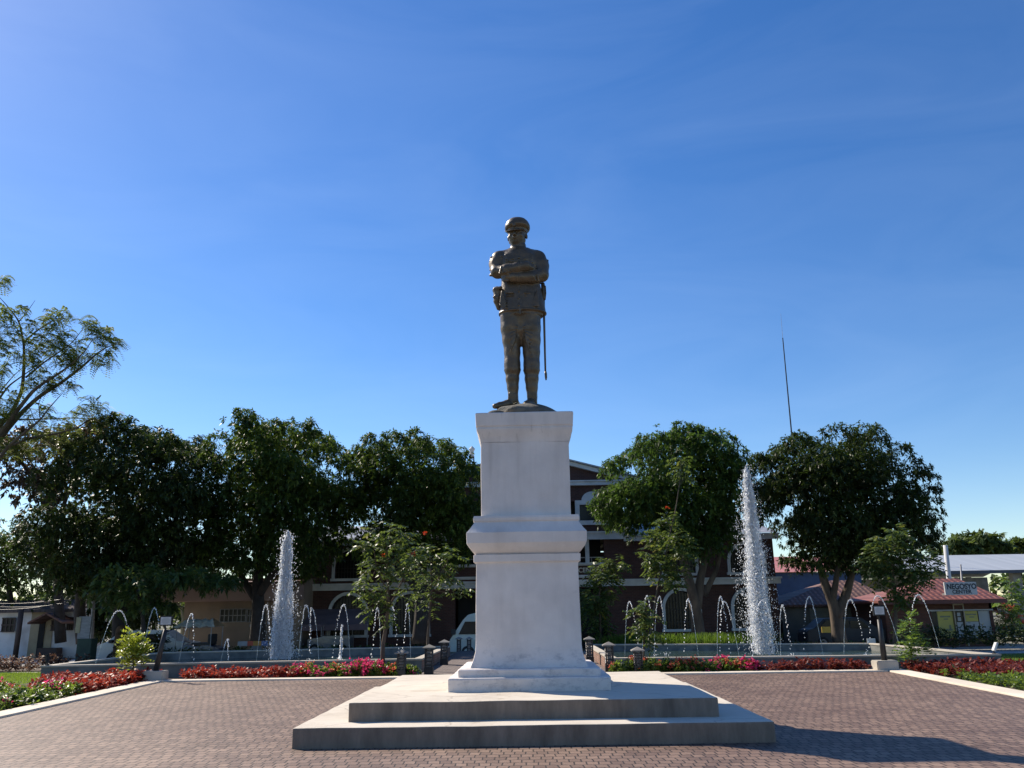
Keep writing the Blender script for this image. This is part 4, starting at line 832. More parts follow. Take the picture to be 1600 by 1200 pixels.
# ---------- water jets ----------
m, nt, b = newmat('aerated_water'); out = nt.nodes['Material Output']
b.inputs['Base Color'].default_value = (.93, .95, .97, 1); b.inputs['Roughness'].default_value = .15; b.inputs['Specular IOR Level'].default_value = .8
tr = N(nt, 'ShaderNodeBsdfTranslucent'); tr.inputs['Color'].default_value = (.95, .97, 1, 1); ms = N(nt, 'ShaderNodeMixShader'); ms.inputs[0].default_value = .55
L(nt, b.outputs[0], ms.inputs[1]); L(nt, tr.outputs[0], ms.inputs[2]); L(nt, ms.outputs[0], out.inputs[0]); M['spray'] = m
m, nt, b = newmat('clear_stream'); b.inputs['Base Color'].default_value = (.75, .82, .85, 1); b.inputs['Roughness'].default_value = .1; b.inputs['Transmission Weight'].default_value = .55; b.inputs['IOR'].default_value = 1.33; M['stream'] = m
def drops_mesh(name, P, S, parent, mat, stretch=None, off=(0, 0, 0)):
    """faceted drops (three crossed facets) at P with sizes S"""
    n = len(P); S = S*1.12; base = np.array([(1,0,0),(-1,0,0),(0,1,0),(0,-1,0),(0,0,1),(0,0,-1)], float)
    an = NR.uniform(0, 6.28, n); ca, sa = np.cos(an), np.sin(an); B3 = np.stack([base[None, :, 0]*ca[:, None]-base[None, :, 1]*sa[:, None], base[None, :, 0]*sa[:, None]+base[None, :, 1]*ca[:, None], np.repeat(base[None, :, 2], n, 0)], 2)
    V = P[:, None, :]-np.array(off)+B3*S[:, None, None]*(np.array([1, 1, 1.]) if stretch is None else np.stack([np.ones(n), np.ones(n), stretch], 1)[:, None, :])
    F = np.array([(0,2,1,3),(0,4,1,5),(2,4,3,5)]); F = (F[None]+np.arange(n)[:, None, None]*6).reshape(-1, 4)
    me = bpy.data.meshes.new(name); me.vertices.add(n*6); me.vertices.foreach_set('co', V.astype(np.float32).ravel())
    me.loops.add(len(F)*4); me.loops.foreach_set('vertex_index', F.astype(np.int32).ravel()); me.polygons.add(len(F)); me.polygons.foreach_set('loop_start', np.arange(0, len(F)*4, 4, dtype=np.int32))
    me.update(); me.validate(); return tag(link(name, me, mat, parent), kind='stuff')
ZW = .06
def jet(label, apex, fa, fb, Y, solid, seed, group):
    """fa, fb: photo x of the two feet; solid: 'a' or 'b' = unbroken rising side"""
    rs = np.random.RandomState(seed); p = at(apex[0], apex[1], Y); xa, xb = at(fa, 1022, Y)[0], at(fb, 1022, Y)[0]; H = p[2]-ZW
    nozz = np.array([xa if solid == 'a' else xb, Y, ZW]); t = thing('water_jet', label, 'water jet', tuple(nozz), group)
    dyy = rs.uniform(-.5, .5)
    def pt(u, side):      # u 0 at apex .. 1 at the water; side
        x = p[0]+((xa if side == 'a' else xb)-p[0])*u; z = ZW+H*(1-u*u); y = Y+(dyy*u if side != solid else -dyy*u*.3); return np.array([x, y, z])
    other = 'b' if solid == 'a' else 'a'
    mb = MB(); U_ = np.linspace(1, .0, 26); mb.tube([pt(u, solid)-nozz for u in U_], [.0065+.002*math.sin(i*2.1) for i in range(26)], 6); mb.build('stream', M['stream'], t, True)
    Ps = []; Ss = []; St = []
    # near apex: nearly continuous; falling side breaks up
    for u in np.linspace(.55, 0, 46): Ps.append(pt(u, solid)+rs.normal(size=3)*.008); Ss.append(rs.uniform(.009, .014)); St.append(1.3)
    u = 0.
    while u < 1:
        Ps.append(pt(u, other)+rs.normal(size=3)*(.006+.012*u)); Ss.append(rs.uniform(.009, .018)*(1+.25*u)); St.append(rs.uniform(1, 1.7)); u += (.013+.035*u)*rs.uniform(.6, 1.4)
    for _ in range(10): Ps.append(pt(1, other)+np.array([rs.normal()*.07, rs.normal()*.07, abs(rs.normal())*.05])); Ss.append(.014); St.append(1)
    drops_mesh('droplets', np.array(Ps), np.array(Ss), t, M['spray'], np.array(St), nozz)
    mb = MB(); mb.lathe([(.03, -.12), (.03, .02), (.018, .03)], n=8); mb.build('nozzle', M['black'], t)
GL, GR = 'arching water jets of the left pool', 'arching water jets of the right pool'
lj = [((186,954),151,205,26.5,'a'),((241,950),220,256,29.5,'a'),((300,959),277,311,26,'a'),((356,999),342,366,26,'a'),((415.5,945.5),402,419,26,'a'),((478,946),467,484,26.2,'a'),((486,950),479,500,29,'b'),((537,945),524,546,29,'b'),((590,950),582,595,27,'b'),((611,944),600,621,28,'a'),((636.7,944),629,642,29,'b')]
rj = [((983.7,940),977,996,29.5,'a'),((1011,931),1004,1022,30,'a'),((1031,932.5),1022,1042,30,'a'),((1075.5,936.5),1064,1093,25.6,'b'),((1126,932.5),1121,1139,26.5,'a'),((1131.5,940),1122,1156,25.6,'b'),((1192,938),1170,1218.6,25.6,'b'),((1222.5,945.7),1217.5,1243.5,27.5,'a'),((1264.5,932.5),1260,1285.5,26,'b'),((1328.7,937),1317,1359,28,'a'),((1371,931),1352,1411,26,'b'),((1435,929.5),1416,1472,26.5,'b')]
for i, a in enumerate(lj): jet('thin arching jet of water, %s from the left in the left pool' % ORD[i], *a, 500+i, GL)
for i, a in enumerate(rj): jet('thin arching jet of water, %s from the left in the right pool' % ORD[i], *a, 600+i, GR)
# short bubbling column
p = at(532.6, 1022, 26.3); t = thing('water_jet', 'short straight upright jet of water in the left pool, not arching', 'water jet', (p[0], 26.3, ZW)); rs = np.random.RandomState(77)
zt = at(532.6, 977, 26.3)[2]-ZW; q = rs.uniform(0, 1, 160)**.8; P = np.stack([rs.normal(size=160)*.02*(1.2-q)+.02*np.sign(rs.normal(size=160))*(1-q), rs.normal(size=160)*.02, q*zt], 1); drops_mesh('droplets', P, rs.uniform(.012, .03, 160), t, M['spray'], rs.uniform(1, 2.2, 160))
mb = MB(); mb.lathe([(.03, -.12), (.03, .02), (.018, .03)], n=8); mb.build('nozzle', M['black'], t)
def geyser(label, base_px, apex_px, Y, edges, n, seed, core_n, jag):
    """edges: list of (py, left px, right px) envelope"""
    rs = np.random.RandomState(seed); b = at(base_px[0], base_px[1], Y); b[2] = ZW; t = thing('fountain_spout', label, 'fountain spout', (b[0], Y, ZW)); off = np.array([b[0], Y, ZW])
    E_ = np.array(edges, float)
    q = rs.uniform(0, 1, n); py = E_[0, 0]+(E_[-1, 0]-E_[0, 0])*q**.85
    l, r = np.interp(py, E_[:, 0], E_[:, 1]), np.interp(py, E_[:, 0], E_[:, 2]); c = (l+r)/2; hw = (r-l)/2*.86
    f = rs.normal(size=n)*.40; f = np.where(np.abs(f) > 1.1, f*.4, f)
    # streaky: quantise part of the drops on wandering strands
    k = rs.randint(0, 24, n); sp = (rs.uniform(-1, 1, 24)*.95)[k]+.09*np.sin(py*.05+k*2.3); use = rs.uniform(size=n) < .5; f = np.where(use, sp+rs.normal(size=n)*.03, f)
    px = c+f*hw; m_ = mpp(Y)
    P = np.stack([at(x, y, Y) for x, y in zip(px, py)]); P[:, 1] += rs.normal(size=n)*hw*.35*m_
    S = rs.lognormal(0, .42, n)*.0085; drops_mesh('spray', P, S, t, M['spray'], rs.uniform(1, 2.4, n), off)
    # dense rising core
    k = core_n; q = rs.uniform(0, 1, k); x = base_px[0]+(apex_px[0]-base_px[0])*q+rs.normal(size=k)*(1.2+jag*q*q*2); y = base_px[1]+(apex_px[1]-base_px[1])*q+rs.normal(size=k)*2
    P = np.stack([at(a, c_, Y) for a, c_ in zip(x, y)]); P[:, 1] += rs.normal(size=k)*.05; drops_mesh('rising_core', P, rs.uniform(.009, .02, k), t, M['spray'], rs.uniform(1.3, 3, k), off)
    # outliers
    k = n//30; q = rs.uniform(0, 1, k); py = E_[0, 0]+(E_[-1, 0]-E_[0, 0])*q; l, r = np.interp(py, E_[:, 0], E_[:, 1]), np.interp(py, E_[:, 0], E_[:, 2]); sg = np.where(rs.uniform(size=k) < .5, -1, 1)
    px = (l+r)/2+sg*(r-l)/2*(1+np.abs(rs.normal(size=k))*.2); P = np.stack([at(a, c_, Y) for a, c_ in zip(px, py)]); P[:, 1] += rs.normal(size=k)*.3; drops_mesh('stray_drops', P, rs.uniform(.006, .013, k), t, M['spray'], rs.uniform(1, 1.6, k), off)
    mb = MB(); mb.lathe([(.06, -.12), (.06, .03), (.04, .05)], n=10); mb.build('nozzle', M['black'], t)
geyser('tallest foaming vertical fountain spout, right of the pedestal', (1190, 1022), (1166, 733), 27.3,
    [(727,1165.5,1166.5),(745,1160,1173),(775,1158,1180),(820,1157,1188),(870,1158,1195),(930,1158,1203),(980,1162,1208),(1022,1170,1212)], 26000, 71, 2600, .5)
geyser('shorter ragged vertical fountain spout, in the left pool', (430, 1030), (450, 836), 27.3,
    [(829,449,451),(838,446,453),(850,441,456),(870,437,459),(885,439,457),(910,435,459),(940,429,460),(975,424,460),(1030,421,461)], 17000, 72, 1500, 2.0)
# ---------- text helper ----------
def text_mesh(name, s, size, loc, mat, parent, depth=.02, rz=0, bold=0.0, xs=1):
    cu = bpy.data.curves.new(name, 'FONT'); cu.body = s; cu.size = size; cu.extrude = depth; cu.align_x = 'CENTER'; cu.align_y = 'CENTER'; cu.offset = bold
    tmp = bpy.data.objects.new(name+'_tmp', cu); COL.objects.link(tmp); dg = bpy.context.evaluated_depsgraph_get(); dg.update()
    me = bpy.data.meshes.new_from_object(tmp.evaluated_get(dg)); bpy.data.objects.remove(tmp)
    me.transform(Matrix.Translation(loc) @ Matrix.Rotation(rz, 4, 'Z') @ Matrix.Rotation(math.radians(90), 4, 'X') @ Matrix.Diagonal((xs, 1, 1, 1)))
    me.name = name; return link(name, me, mat, parent)
# ---------- brick building ----------
M['brick'] = brickmat('red_brick', (.105, .043, .033), (.075, .032, .026), (.10, .08, .07), .24, .08, .009, 'XZ', .9, .5)
M['brickdark'] = brickmat('kiosk_brick', (.15, .06, .04), (.10, .04, .03), (.1, .08, .07), .24, .08, .009, 'XZ', .9, .5)
M['rooftin'] = pm('corrugated_roof', (.36, .37, .39), (.26, .27, .29), 1, .5, .2, .01, 8, metal=.2)
BYD = 48.0; GZ = -.52
bt = thing('brick_building', 'large red brick building with white arched windows and a gabled middle, behind the pedestal', 'building', (.45, BYD, GZ)); BO = (.45, BYD, GZ)
def arch_poly(cx, w, z0, zs, n=14):      # outline of an arched opening, half width w, sill z0, springing zs
    return [(cx-w, z0), (cx+w, z0)]+[(cx+w*math.cos(math.pi*i/n), zs+w*math.sin(math.pi*i/n)) for i in range(n+1)]
def wall_with_holes(x0, x1, z0, z1, holes, y0, y1, mb):
    """holes: (cx, halfw, sill, springing) arched; builds front wall as strips"""
    holes = sorted(holes); x = x0
    for cx, w, s, sp in holes:
        mb.box(x, cx-w, y0, y1, z0, z1)
        mb.box(cx-w, cx+w, y0, y1, z0, s)
        n = 14; top = [(cx+w*math.cos(math.pi*i/n), sp+w*math.sin(math.pi*i/n)) for i in range(n+1)]
        for i in range(n):
            (xa, za), (xb, zb) = top[i], top[i+1]; mb.prism([(xb, zb), (xa, za), (xa, z1), (xb, z1)], y0, y1)
        x = cx+w
    mb.box(x, x1, y0, y1, z0, z1)
def archwin(cx, w, s, sp, grille=True):
    mb = MB(); n = 16; fw = .17
    o = [(cx+(w+fw)*math.cos(math.pi*i/n), sp+(w+fw)*math.sin(math.pi*i/n)) for i in range(n+1)]; q = [(cx+w*math.cos(math.pi*i/n), sp+w*math.sin(math.pi*i/n)) for i in range(n+1)]
    for i in range(n): mb.prism([q[i], o[i], o[i+1], q[i+1]], BYD-.09, BYD+.05)
    for sgn in (-1, 1):
        a, b_ = sorted((cx+sgn*w, cx+sgn*(w+fw))); mb.box(a, b_, BYD-.09, BYD+.05, s, sp)
    mb.box(cx-w-fw-.06, cx+w+fw+.06, BYD-.15, BYD+.05, s-.14, s-.002)
    f = mb.build('arched_window_frame', M['white'], bt, off=BO)
    mb = MB(); mb.prism(arch_poly(cx, w-.005, s+.003, sp), BYD+.3, BYD+.34); mb.build('pane', M['glass'], f, off=BO)
    if grille:
        mb = MB(); k = int(2*w/.16)
        for i in range(1, k):
            x = cx-w+2*w*i/k; top = sp+math.sqrt(max(w*w-(x-cx)**2, 0))-.02; mb.box(x-.014, x+.014, BYD+.16, BYD+.19, s+.01, top)
        for z_ in (s+.35, sp-.1, sp+.35): mb.box(cx-w*.98, cx+w*.98, BYD+.191, BYD+.215, z_, z_+.035)
        mb.build('window_grille', M['black'], f, off=BO)
XL, XR = -14.2, 14.0
GH = [(-9.85, .95, .45, 1.65), (-6.4, .95, .45, 1.65), (8.65, .92, .5, 1.62), (12.45, .92, .5, 1.62)]
UH = [(-9.75, .92, 3.5, 4.15), (-6.4, .92, 3.5, 4.15), (8.65, .92, 3.5, 4.1), (12.45, .92, 3.5, 4.1)]
mb = MB()
def dual(x0, x1, hs, us):
    wall_with_holes(x0, x1, GZ, 3.0, hs, BYD, BYD+.4, mb); wall_with_holes(x0, x1, 3.0, 5.55, us, BYD, BYD+.4, mb)
dual(XL, -4.6, GH[:2], UH[:2]); dual(5.6, XR, GH[2:], UH[2:])
# middle bay: piers, recessed porch and balcony, upper storey, gable
for a, b_ in ((-4.598, -3.9), (4.5, 5.598)): mb.box(a, b_, BYD-.02, BYD+.38, GZ, 5.4)
mb.box(-3.898, 4.498, BYD-.02, BYD+.38, 2.78, 3.998)
cxg = .45; mb.box(-4.6, 2.35, BYD, BYD+.4, 5.9, 8.5); 
mb.box(2.35, 5.0, BYD, BYD+.4, 5.9, 6.28); mb.box(2.35, 5.0, BYD, BYD+.4, 7.62, 8.5); mb.box(5.0, 5.6, BYD, BYD+.4, 5.9, 8.5)
mb.prism([(-5.0, 8.8), (5.9, 8.8), (cxg, 10.25)], BYD+.02, BYD+.38)
# side and rear walls
mb.box(XL, XL+.4, BYD+.402, BYD+12, GZ, 5.5); mb.box(XR-.4, XR, BYD+.402, BYD+12, GZ, 5.5); mb.box(XL, XR, BYD+12.002, BYD+12.4, GZ, 5.5)
mb.box(-4.6, -4.2, BYD+.402, BYD+11.9, 5.56, 8.5); mb.box(5.2, 5.6, BYD+.402, BYD+11.9, 5.56, 8.5)
mb.build('brick_wall', M['brick'], bt, off=BO)
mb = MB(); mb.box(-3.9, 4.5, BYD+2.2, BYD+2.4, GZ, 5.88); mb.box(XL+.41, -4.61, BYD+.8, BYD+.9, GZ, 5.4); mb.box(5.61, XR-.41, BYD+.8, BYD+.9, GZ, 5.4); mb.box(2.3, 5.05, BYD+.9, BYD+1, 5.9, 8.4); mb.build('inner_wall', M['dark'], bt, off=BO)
mb = MB(); mb.box(-4.2, 5.2, BYD+.41, BYD+11, 5.885, 5.899); mb.build('balcony_ceiling', M['concd'], bt, off=BO)
mb = MB(); mb.box(-4, 4.6, BYD+.39, BYD+2.19, 2.9, 3.1); mb.build('balcony_floor', M['concd'], bt, off=BO)
for g_ in GH: archwin(*g_)
for g_ in UH: archwin(*g_)
for k_, (a, b_, z0, z1, d) in enumerate([(XL-.2, XR+.2, 2.85, 3.22, .22), (XL-.3, -4.62, 5.3, 5.62, .3), (5.62, XR+.3, 5.3, 5.62, .3), (-4.7, 5.7, 5.42, 5.86, .28), (-3.89, 4.49, 3.33, 3.48, .10), (-3.89, 4.49, 4.0, 4.15, .14), (-4.75, 5.75, 8.5, 8.78, .22)]):
    if k_ == 0:
        mb = MB(); mb.box(a, b_, BYD-d, BYD-.03, z0, z1-.1); mb.box(a-.06, b_+.06, BYD-d-.08, BYD-.03, z1-.098, z1); mb.build('cornice', M['white'], bt, off=BO); continue
    mb = MB(); mb.box(a, b_, BYD-d, BYD-.03, z0, z1-.08); mb.box(a-.05, b_+.05, BYD-d-.07, BYD-.03, z1-.078, z1); mb.build('cornice', M['white'], bt, off=BO)
mb = MB()
for s in (-1, 1): mb.prism([(cxg, 10.27), (cxg, 10.5), (cxg+s*6.1, 8.86), (cxg+s*6.1, 8.62), (cxg+s*5.6, 8.75)], BYD-.25, BYD+.01)
mb.build('gable_moulding', M['white'], bt, off=BO)
mb = MB()
for s in (-1, 1): mb.add([(cxg, BYD-.4, 10.52), (cxg+s*6.3, BYD-.4, 8.83), (cxg+s*6.3, BYD+12.5, 8.83), (cxg, BYD+12.5, 10.52), (cxg, BYD-.4, 10.60), (cxg+s*6.3, BYD-.4, 8.91), (cxg+s*6.3, BYD+12.5, 8.91), (cxg, BYD+12.5, 10.60)], [(0,1,2,3),(4,5,6,7),(0,1,5,4),(1,2,6,5),(2,3,7,6),(3,0,4,7)])
mb.build('roof', M['rooftin'], bt, off=BO)
mb = MB()
for a, b_ in ((XL-.3, -4.63), (5.63, XR+.3)):
    mb = MB(); mb.add([(a, BYD-.3, 5.64), (b_, BYD-.3, 5.64), (b_, BYD+6, 7.0), (a, BYD+6, 7.0), (a, BYD+12.6, 5.64), (b_, BYD+12.6, 5.64)], [(0,1,2,3),(3,2,5,4)]); mb.build('roof', M['rooftin'], bt, off=BO)
# third storey window with hood
mb = MB(); x0, x1, z0, z1 = 2.95, 4.95, 6.3, 7.6
mb.box(x0-.0, x0+.25, BYD-.08, BYD+.1, z0+.2, z1-.2); mb.box(x1-.25, x1, BYD-.08, BYD+.1, z0+.2, z1-.2); mb.box(x0, x1, BYD-.08, BYD+.1, z1-.198, z1+.05); mb.box(x0-.05, x1+.05, BYD-.1, BYD+.1, z0-.05, z0+.198)
n = 12; mb.prism([((x0+x1)/2+.62*math.cos(math.pi*i/n), z1+.052+.5*math.sin(math.pi*i/n)) for i in range(n+1)], BYD-.07, BYD+.02)
f = mb.build('window_frame', M['white'], bt, off=BO); mb = MB(); mb.box(x0+.25, x1-.25, BYD+.12, BYD+.15, z0+.2, z1-.2); mb.build('pane', M['glass'], f, off=BO)
# balcony posts, rails, sign letters
for x in (-2.6, 3.55):
    mb = MB(); mb.box(x-.11, x+.11, BYD-.02, BYD+.2, 4.152, 5.42); mb.build('balcony_post', M['white'], bt, off=BO)
mb = MB(); mb.box(-3.88, 4.48, BYD+.04, BYD+.08, 4.42, 4.47)
for i in range(14): mb.box(-3.8+i*.63, -3.77+i*.63, BYD+.045, BYD+.075, 4.152, 4.42)
mb.build('balcony_rail', M['steel'], bt, off=BO)
cream = pm('cream_letters', (.62, .58, .48), None, 4, .6, 0)
p = at(922, 891, BYD-.05); text_mesh('sign_letters', 'CENTER', .36, Vector((p[0]-BO[0], -.06, p[2]-GZ)), cream, bt, .02, 0, .008, 1.0)
mb = MB(); mb.lathe([(.16, -.02), (.16, .9)], .0, .0, 8)
# roof beacon
rb = thing('roof_finial', 'white tiered finial on the ridge of the brick building, left of the pedestal', 'roof finial', tuple(at(737.5, 721, 50)))
mb = MB()
for sx in (-.11, .11): mb.box(sx-.03, sx+.03, -.1, .1, -.5, .2)
mb.box(-.14, .14, -.12, .12, .2, .28); mb.build('stand', M['black'], rb)
mb = MB(); mb.lathe([(.12, .28), (.16, .33), (.11, .38), (.11, .44), (.18, .48), (.11, .53), (.11, .58), (.17, .72), (.2, .76), (.02, .95)], n=14); mb.build('tiers', M['white'], rb)
mb = MB(); mb.box(-2.9, 0, 49.6, 50.4, 8.9, 9.62); rp = mb.build('parapet', M['concd'], bt, off=BO)
# mauve awning and stall under it
aw = thing('awning', 'faded mauve cloth awning against the brick wall behind the left pool', 'awning', (-10, 47, .9))
mb = MB(); mb.add([(-1.9, -1.2, .15), (1.7, -1.2, .15), (1.7, .9, .95), (-1.9, .9, .95), (-1.9, -1.2, -.15), (1.7, -1.2, -.15)], [(0,1,2,3),(4,5,1,0)]); mb.build('cloth', pm('mauve_cloth', (.16, .12, .14), (.11, .085, .10), 1.5, .9, .3, .02, 5), aw)
mb = MB()
for x in (-1.85, 1.65): mb.tube([(x, -1.18, -1.42), (x, -1.18, .15)], .03, 6)
mb.build('pole', M['steel'], aw)
# ---------- hip roofed houses ----------
tile = None
def tilemat(name, c1, c2):
    m, nt, b = newmat(name); co = objco(nt); sep = N(nt, 'ShaderNodeSeparateXYZ'); L(nt, co, sep.inputs[0])
    w = N(nt, 'ShaderNodeTexWave', wave_type='BANDS', bands_direction='X'); w.inputs['Scale'].default_value = 1.05; w.inputs['Distortion'].default_value = 0; L(nt, co, w.inputs[0])
    w2 = N(nt, 'ShaderNodeTexWave', wave_type='BANDS', bands_direction='Z', wave_profile='SAW'); w2.inputs['Scale'].default_value = 1.9; L(nt, co, w2.inputs[0])
    c = ramp(nt, noise(nt, co, 1.4, 7, .7), [(.3, c2), (.7, c1)]); mx = N(nt, 'ShaderNodeMix', data_type='RGBA', blend_type='MULTIPLY'); mx.inputs[0].default_value = .55
    L(nt, c, mx.inputs[6]); ad = N(nt, 'ShaderNodeMath', operation='MULTIPLY'); L(nt, w.outputs[1], ad.inputs[0]); L(nt, w2.outputs[1], ad.inputs[1]); L(nt, ramp(nt, ad.outputs[0], [(.05, (.4, .4, .4)), (.4, (1, 1, 1))]), mx.inputs[7])
    L(nt, mx.outputs[2], b.inputs['Base Color']); b.inputs['Roughness'].default_value = .7
    L(nt, bumpn(nt, ad.outputs[0], 1, .06), b.inputs['Normal']); return m
M['tile'] = tilemat('red_roof_tiles', (.30, .10, .08), (.20, .07, .06)); M['tile2'] = tilemat('faded_brown_roof', (.24, .12, .09), (.14, .075, .06))
def hip(mb, x0, x1, y0, y1, z0, z1, rx0, rx1, ry=None, th=.12):
    ym = ry if ry else (y0+y1)/2; r0 = (rx0, ym, z1); r1 = (rx1, ym, z1)
    c = [(x0, y0, z0), (x1, y0, z0), (x1, y1, z0), (x0, y1, z0)]
    mb.add(c+[r0, r1], [(0,1,5,4), (1,2,5), (2,3,4,5), (3,0,4)]); d = [(x, y, z_-th) for x, y, z_ in c]; mb.add(c+d, [(0,1,5,4),(1,2,6,5),(2,3,7,6),(3,0,4,7),(4,5,6,7)])
# Kiosk
KY = 44.; kl = at(1372, 938, KY); kr = at(1572, 936, KY); ez = (kl[2]+kr[2])/2
kx0, kx1 = kl[0], kr[0]; kc = at(1478, 905, KY+3)
ko = (kc[0], KY, GZ); kt = thing('kiosk', 'single storey kiosk with red tiled hip roof and posters on its glass front', 'kiosk', ko)
mb = MB(); hip(mb, kx0, kx1, KY, KY+6, ez, at(1478, 904, KY+3)[2], kc[0]-.5, kc[0]+.6); mb.build('roof', M['tile'], kt, off=ko)
mb = MB(); 
for pz in (0,): mb.box(kx0-.02, kx1+.02, KY-.05, KY-.003, ez-.2, ez-.03)
mb.build('fascia', pm('dark_red_fascia', (.12, .04, .035), None, 3, .6, .1), kt, off=ko)
wx0, wx1 = at(1440, 960, KY+.8)[0], at(1558, 960, KY+.8)[0]; wy = KY+.8
def kx(px): return at(px, 965, wy)[0]
zt, zb_ = at(1500, 955, wy)[2], at(1500, 998, wy)[2]
mb = MB(); a0 = kx(1456); a1 = kx(1552)
mb.box(kx0+.6, a0, wy, wy+.2, GZ, ez-.12); mb.box(a1, kx1-.5, wy, wy+.2, GZ, ez-.12); mb.box(a0, a1, wy, wy+.2, zt+.02, ez-.12); mb.box(a0, a1, wy, wy+.2, GZ, zb_)
mb.box(kx0+.6, kx0+.8, wy+.201, KY+5.4, GZ, ez-.12); mb.box(kx1-.7, kx1-.5, wy+.201, KY+5.4, GZ, ez-.12); mb.build('wall', M['brickdark'], kt, off=ko)
wh = pm('dusty_white_panel', (.42, .44, .44), (.34, .36, .36), 1, .6, 0); ye = pm('yellow_poster', (.50, .44, .10), (.40, .36, .10), 2, .6, 0); pbm = pm('poster_ink', (.08, .09, .10), None, 4, .6, 0); gy = pm('grey_green_ink', (.20, .22, .14), None, 4, .6, 0)
def panel(nm, x0, x1, z0, z1, mt, y=wy+.06, th=.03): mb = MB(); mb.box(x0, x1, y, y+th, z0, z1); return mb.build(nm, mt, kt, off=ko)
panel('glass_panel', kx(1456)+.02, kx(1465), zb_+.02, zt, M['glass'])
q = panel('poster', kx(1466), kx(1490), zb_+.02, zt, ye)
for (a, b_, c, d) in ((1470, 1486, .78, .84), (1475, 1482, .70, .74), (1482, 1485, .34, .5), (1476, 1487, .30, .36)):
    mb = MB(); mb.box(kx(a), kx(b_), wy+.05, wy+.058, zb_+(zt-zb_)*c, zb_+(zt-zb_)*d); mb.build('print', gy, q, off=ko)
d_ = panel('door', kx(1493), kx(1506), GZ+.1, zt+.02, M['glass'])
mb = MB(); 
for a, b_ in ((1491, 1492.6), (1506.4, 1508)): mb.box(kx(a), kx(b_), wy-.03, wy+.1, GZ+.05, zt+.3)
mb.box(kx(1491), kx(1508), wy-.03, wy+.1, zt+.302, zt+.4); mb.build('door_frame', pm('tan_door_frame', (.40, .36, .28), None, 3, .6, 0), kt, off=ko)
for a, b_, c, d in ((1497, 1502, .82, .95), (1497, 1502, .64, .78), (1495, 1504, .05, .6)):
    mb = MB(); mb.box(kx(a), kx(b_), wy+.045, wy+.055, zb_+(zt-zb_)*c, zb_+(zt-zb_)*d); mb.build('notice_paper', wh, d_, off=ko)
q = panel('poster', kx(1509), kx(1529), zb_+(zt-zb_)*.62, zt, ye); q2 = panel('poster', kx(1509), kx(1529), zb_+.02, zb_+(zt-zb_)*.61, wh)
for a, b_, c, d in ((1511, 1527, .85, .9), (1515, 1523, .76, .8)): mb = MB(); mb.box(kx(a), kx(b_), wy+.045, wy+.057, zb_+(zt-zb_)*c, zb_+(zt-zb_)*d); mb.build('print', gy, q, off=ko)
for a, b_, c, d in ((1512, 1516, .56, .58), (1520, 1522, .40, .52), (1512, 1517, .46, .48), (1513, 1518, .2, .23)): mb = MB(); mb.box(kx(a), kx(b_), wy+.045, wy+.057, zb_+(zt-zb_)*c, zb_+(zt-zb_)*d); mb.build('print', pbm, q2, off=ko)
panel('white_panel', kx(1530.5), kx(1551), zb_+.02, zt, wh)
mb = MB(); mb.box(kx(1452), kx(1553), wy-.05, wy-.01, zt+.02, zt+.09); mb.build('lintel', wh, kt, off=ko)
# sign board on the roof
s0 = at(1478, 930, KY-.35); s1 = at(1525, 909, KY-.35)
sb = thing('sign_board', 'white rooftop sign board reading NEGOSYO CENTER on the kiosk', 'sign', ((s0[0]+s1[0])/2, KY-.35, s0[2])); so = tuple(sb.location); W_ = (s1[0]-s0[0])/2; H_ = s1[2]-s0[2]
mb = MB(); mb.box(-W_, W_, 0, .12, 0, H_); mb.build('board', pm('sign_white', (.50, .51, .53), (.44, .45, .47), 2, .6, 0), sb, bevel=.01)
mb = MB(); mb.box(-W_+.05, -W_+.1, .121, .5, 0, .1); mb.box(W_-.1, W_-.05, .121, .5, 0, .1); mb.build('bracket', M['steel'], sb)
ink = pm('sign_ink', (.03, .04, .06), None, 4, .6, 0); text_mesh('lettering', 'NEGOSYO', .36, Vector((.04, -.005, H_*.64)), ink, sb, .004, 0, .012, .88); text_mesh('lettering', 'CENTER', .26, Vector((.02, -.005, H_*.24)), ink, sb, .004, 0, .008, 1.0)
# brown roofed house behind the spreading mango
HY = 50.; hl = at(1212, 945, HY); hr = at(1410, 943, HY); ho = ((hl[0]+hr[0])/2, HY, GZ)
ht = thing('brown_roofed_house', 'low grey house with brown hip roof behind the forked mango trunk', 'house', ho)
mb = MB(); hip(mb, hl[0], hr[0], HY, HY+7, (hl[2]+hr[2])/2, at(1300, 907, HY+3.5)[2], at(1298, 907, HY+3.5)[0], at(1335, 912, HY+3.5)[0]); mb.build('roof', M['tile2'], ht, off=ho)
grey = pm('grey_render', (.20, .20, .19), (.14, .14, .14), 1, .85, .2, .01, 8)
mb = MB(); mb.box(hl[0]+.5, hr[0]-.5, HY+.7, HY+6.3, GZ, (hl[2]+hr[2])/2-.12); mb.build('wall', grey, ht, off=ho)
mb = MB(); mb.box(at(1265, 960, HY+.7)[0], at(1340, 960, HY+.7)[0], HY+.62, HY+.69, GZ, at(1300, 950, HY)[2]); g1 = mb.build('garage_door', pm('pale_shutter', (.26, .28, .27), (.20, .22, .21), 1, .7, .5, .01, 14, vs=(.1, 1, 4)), ht, off=ho)
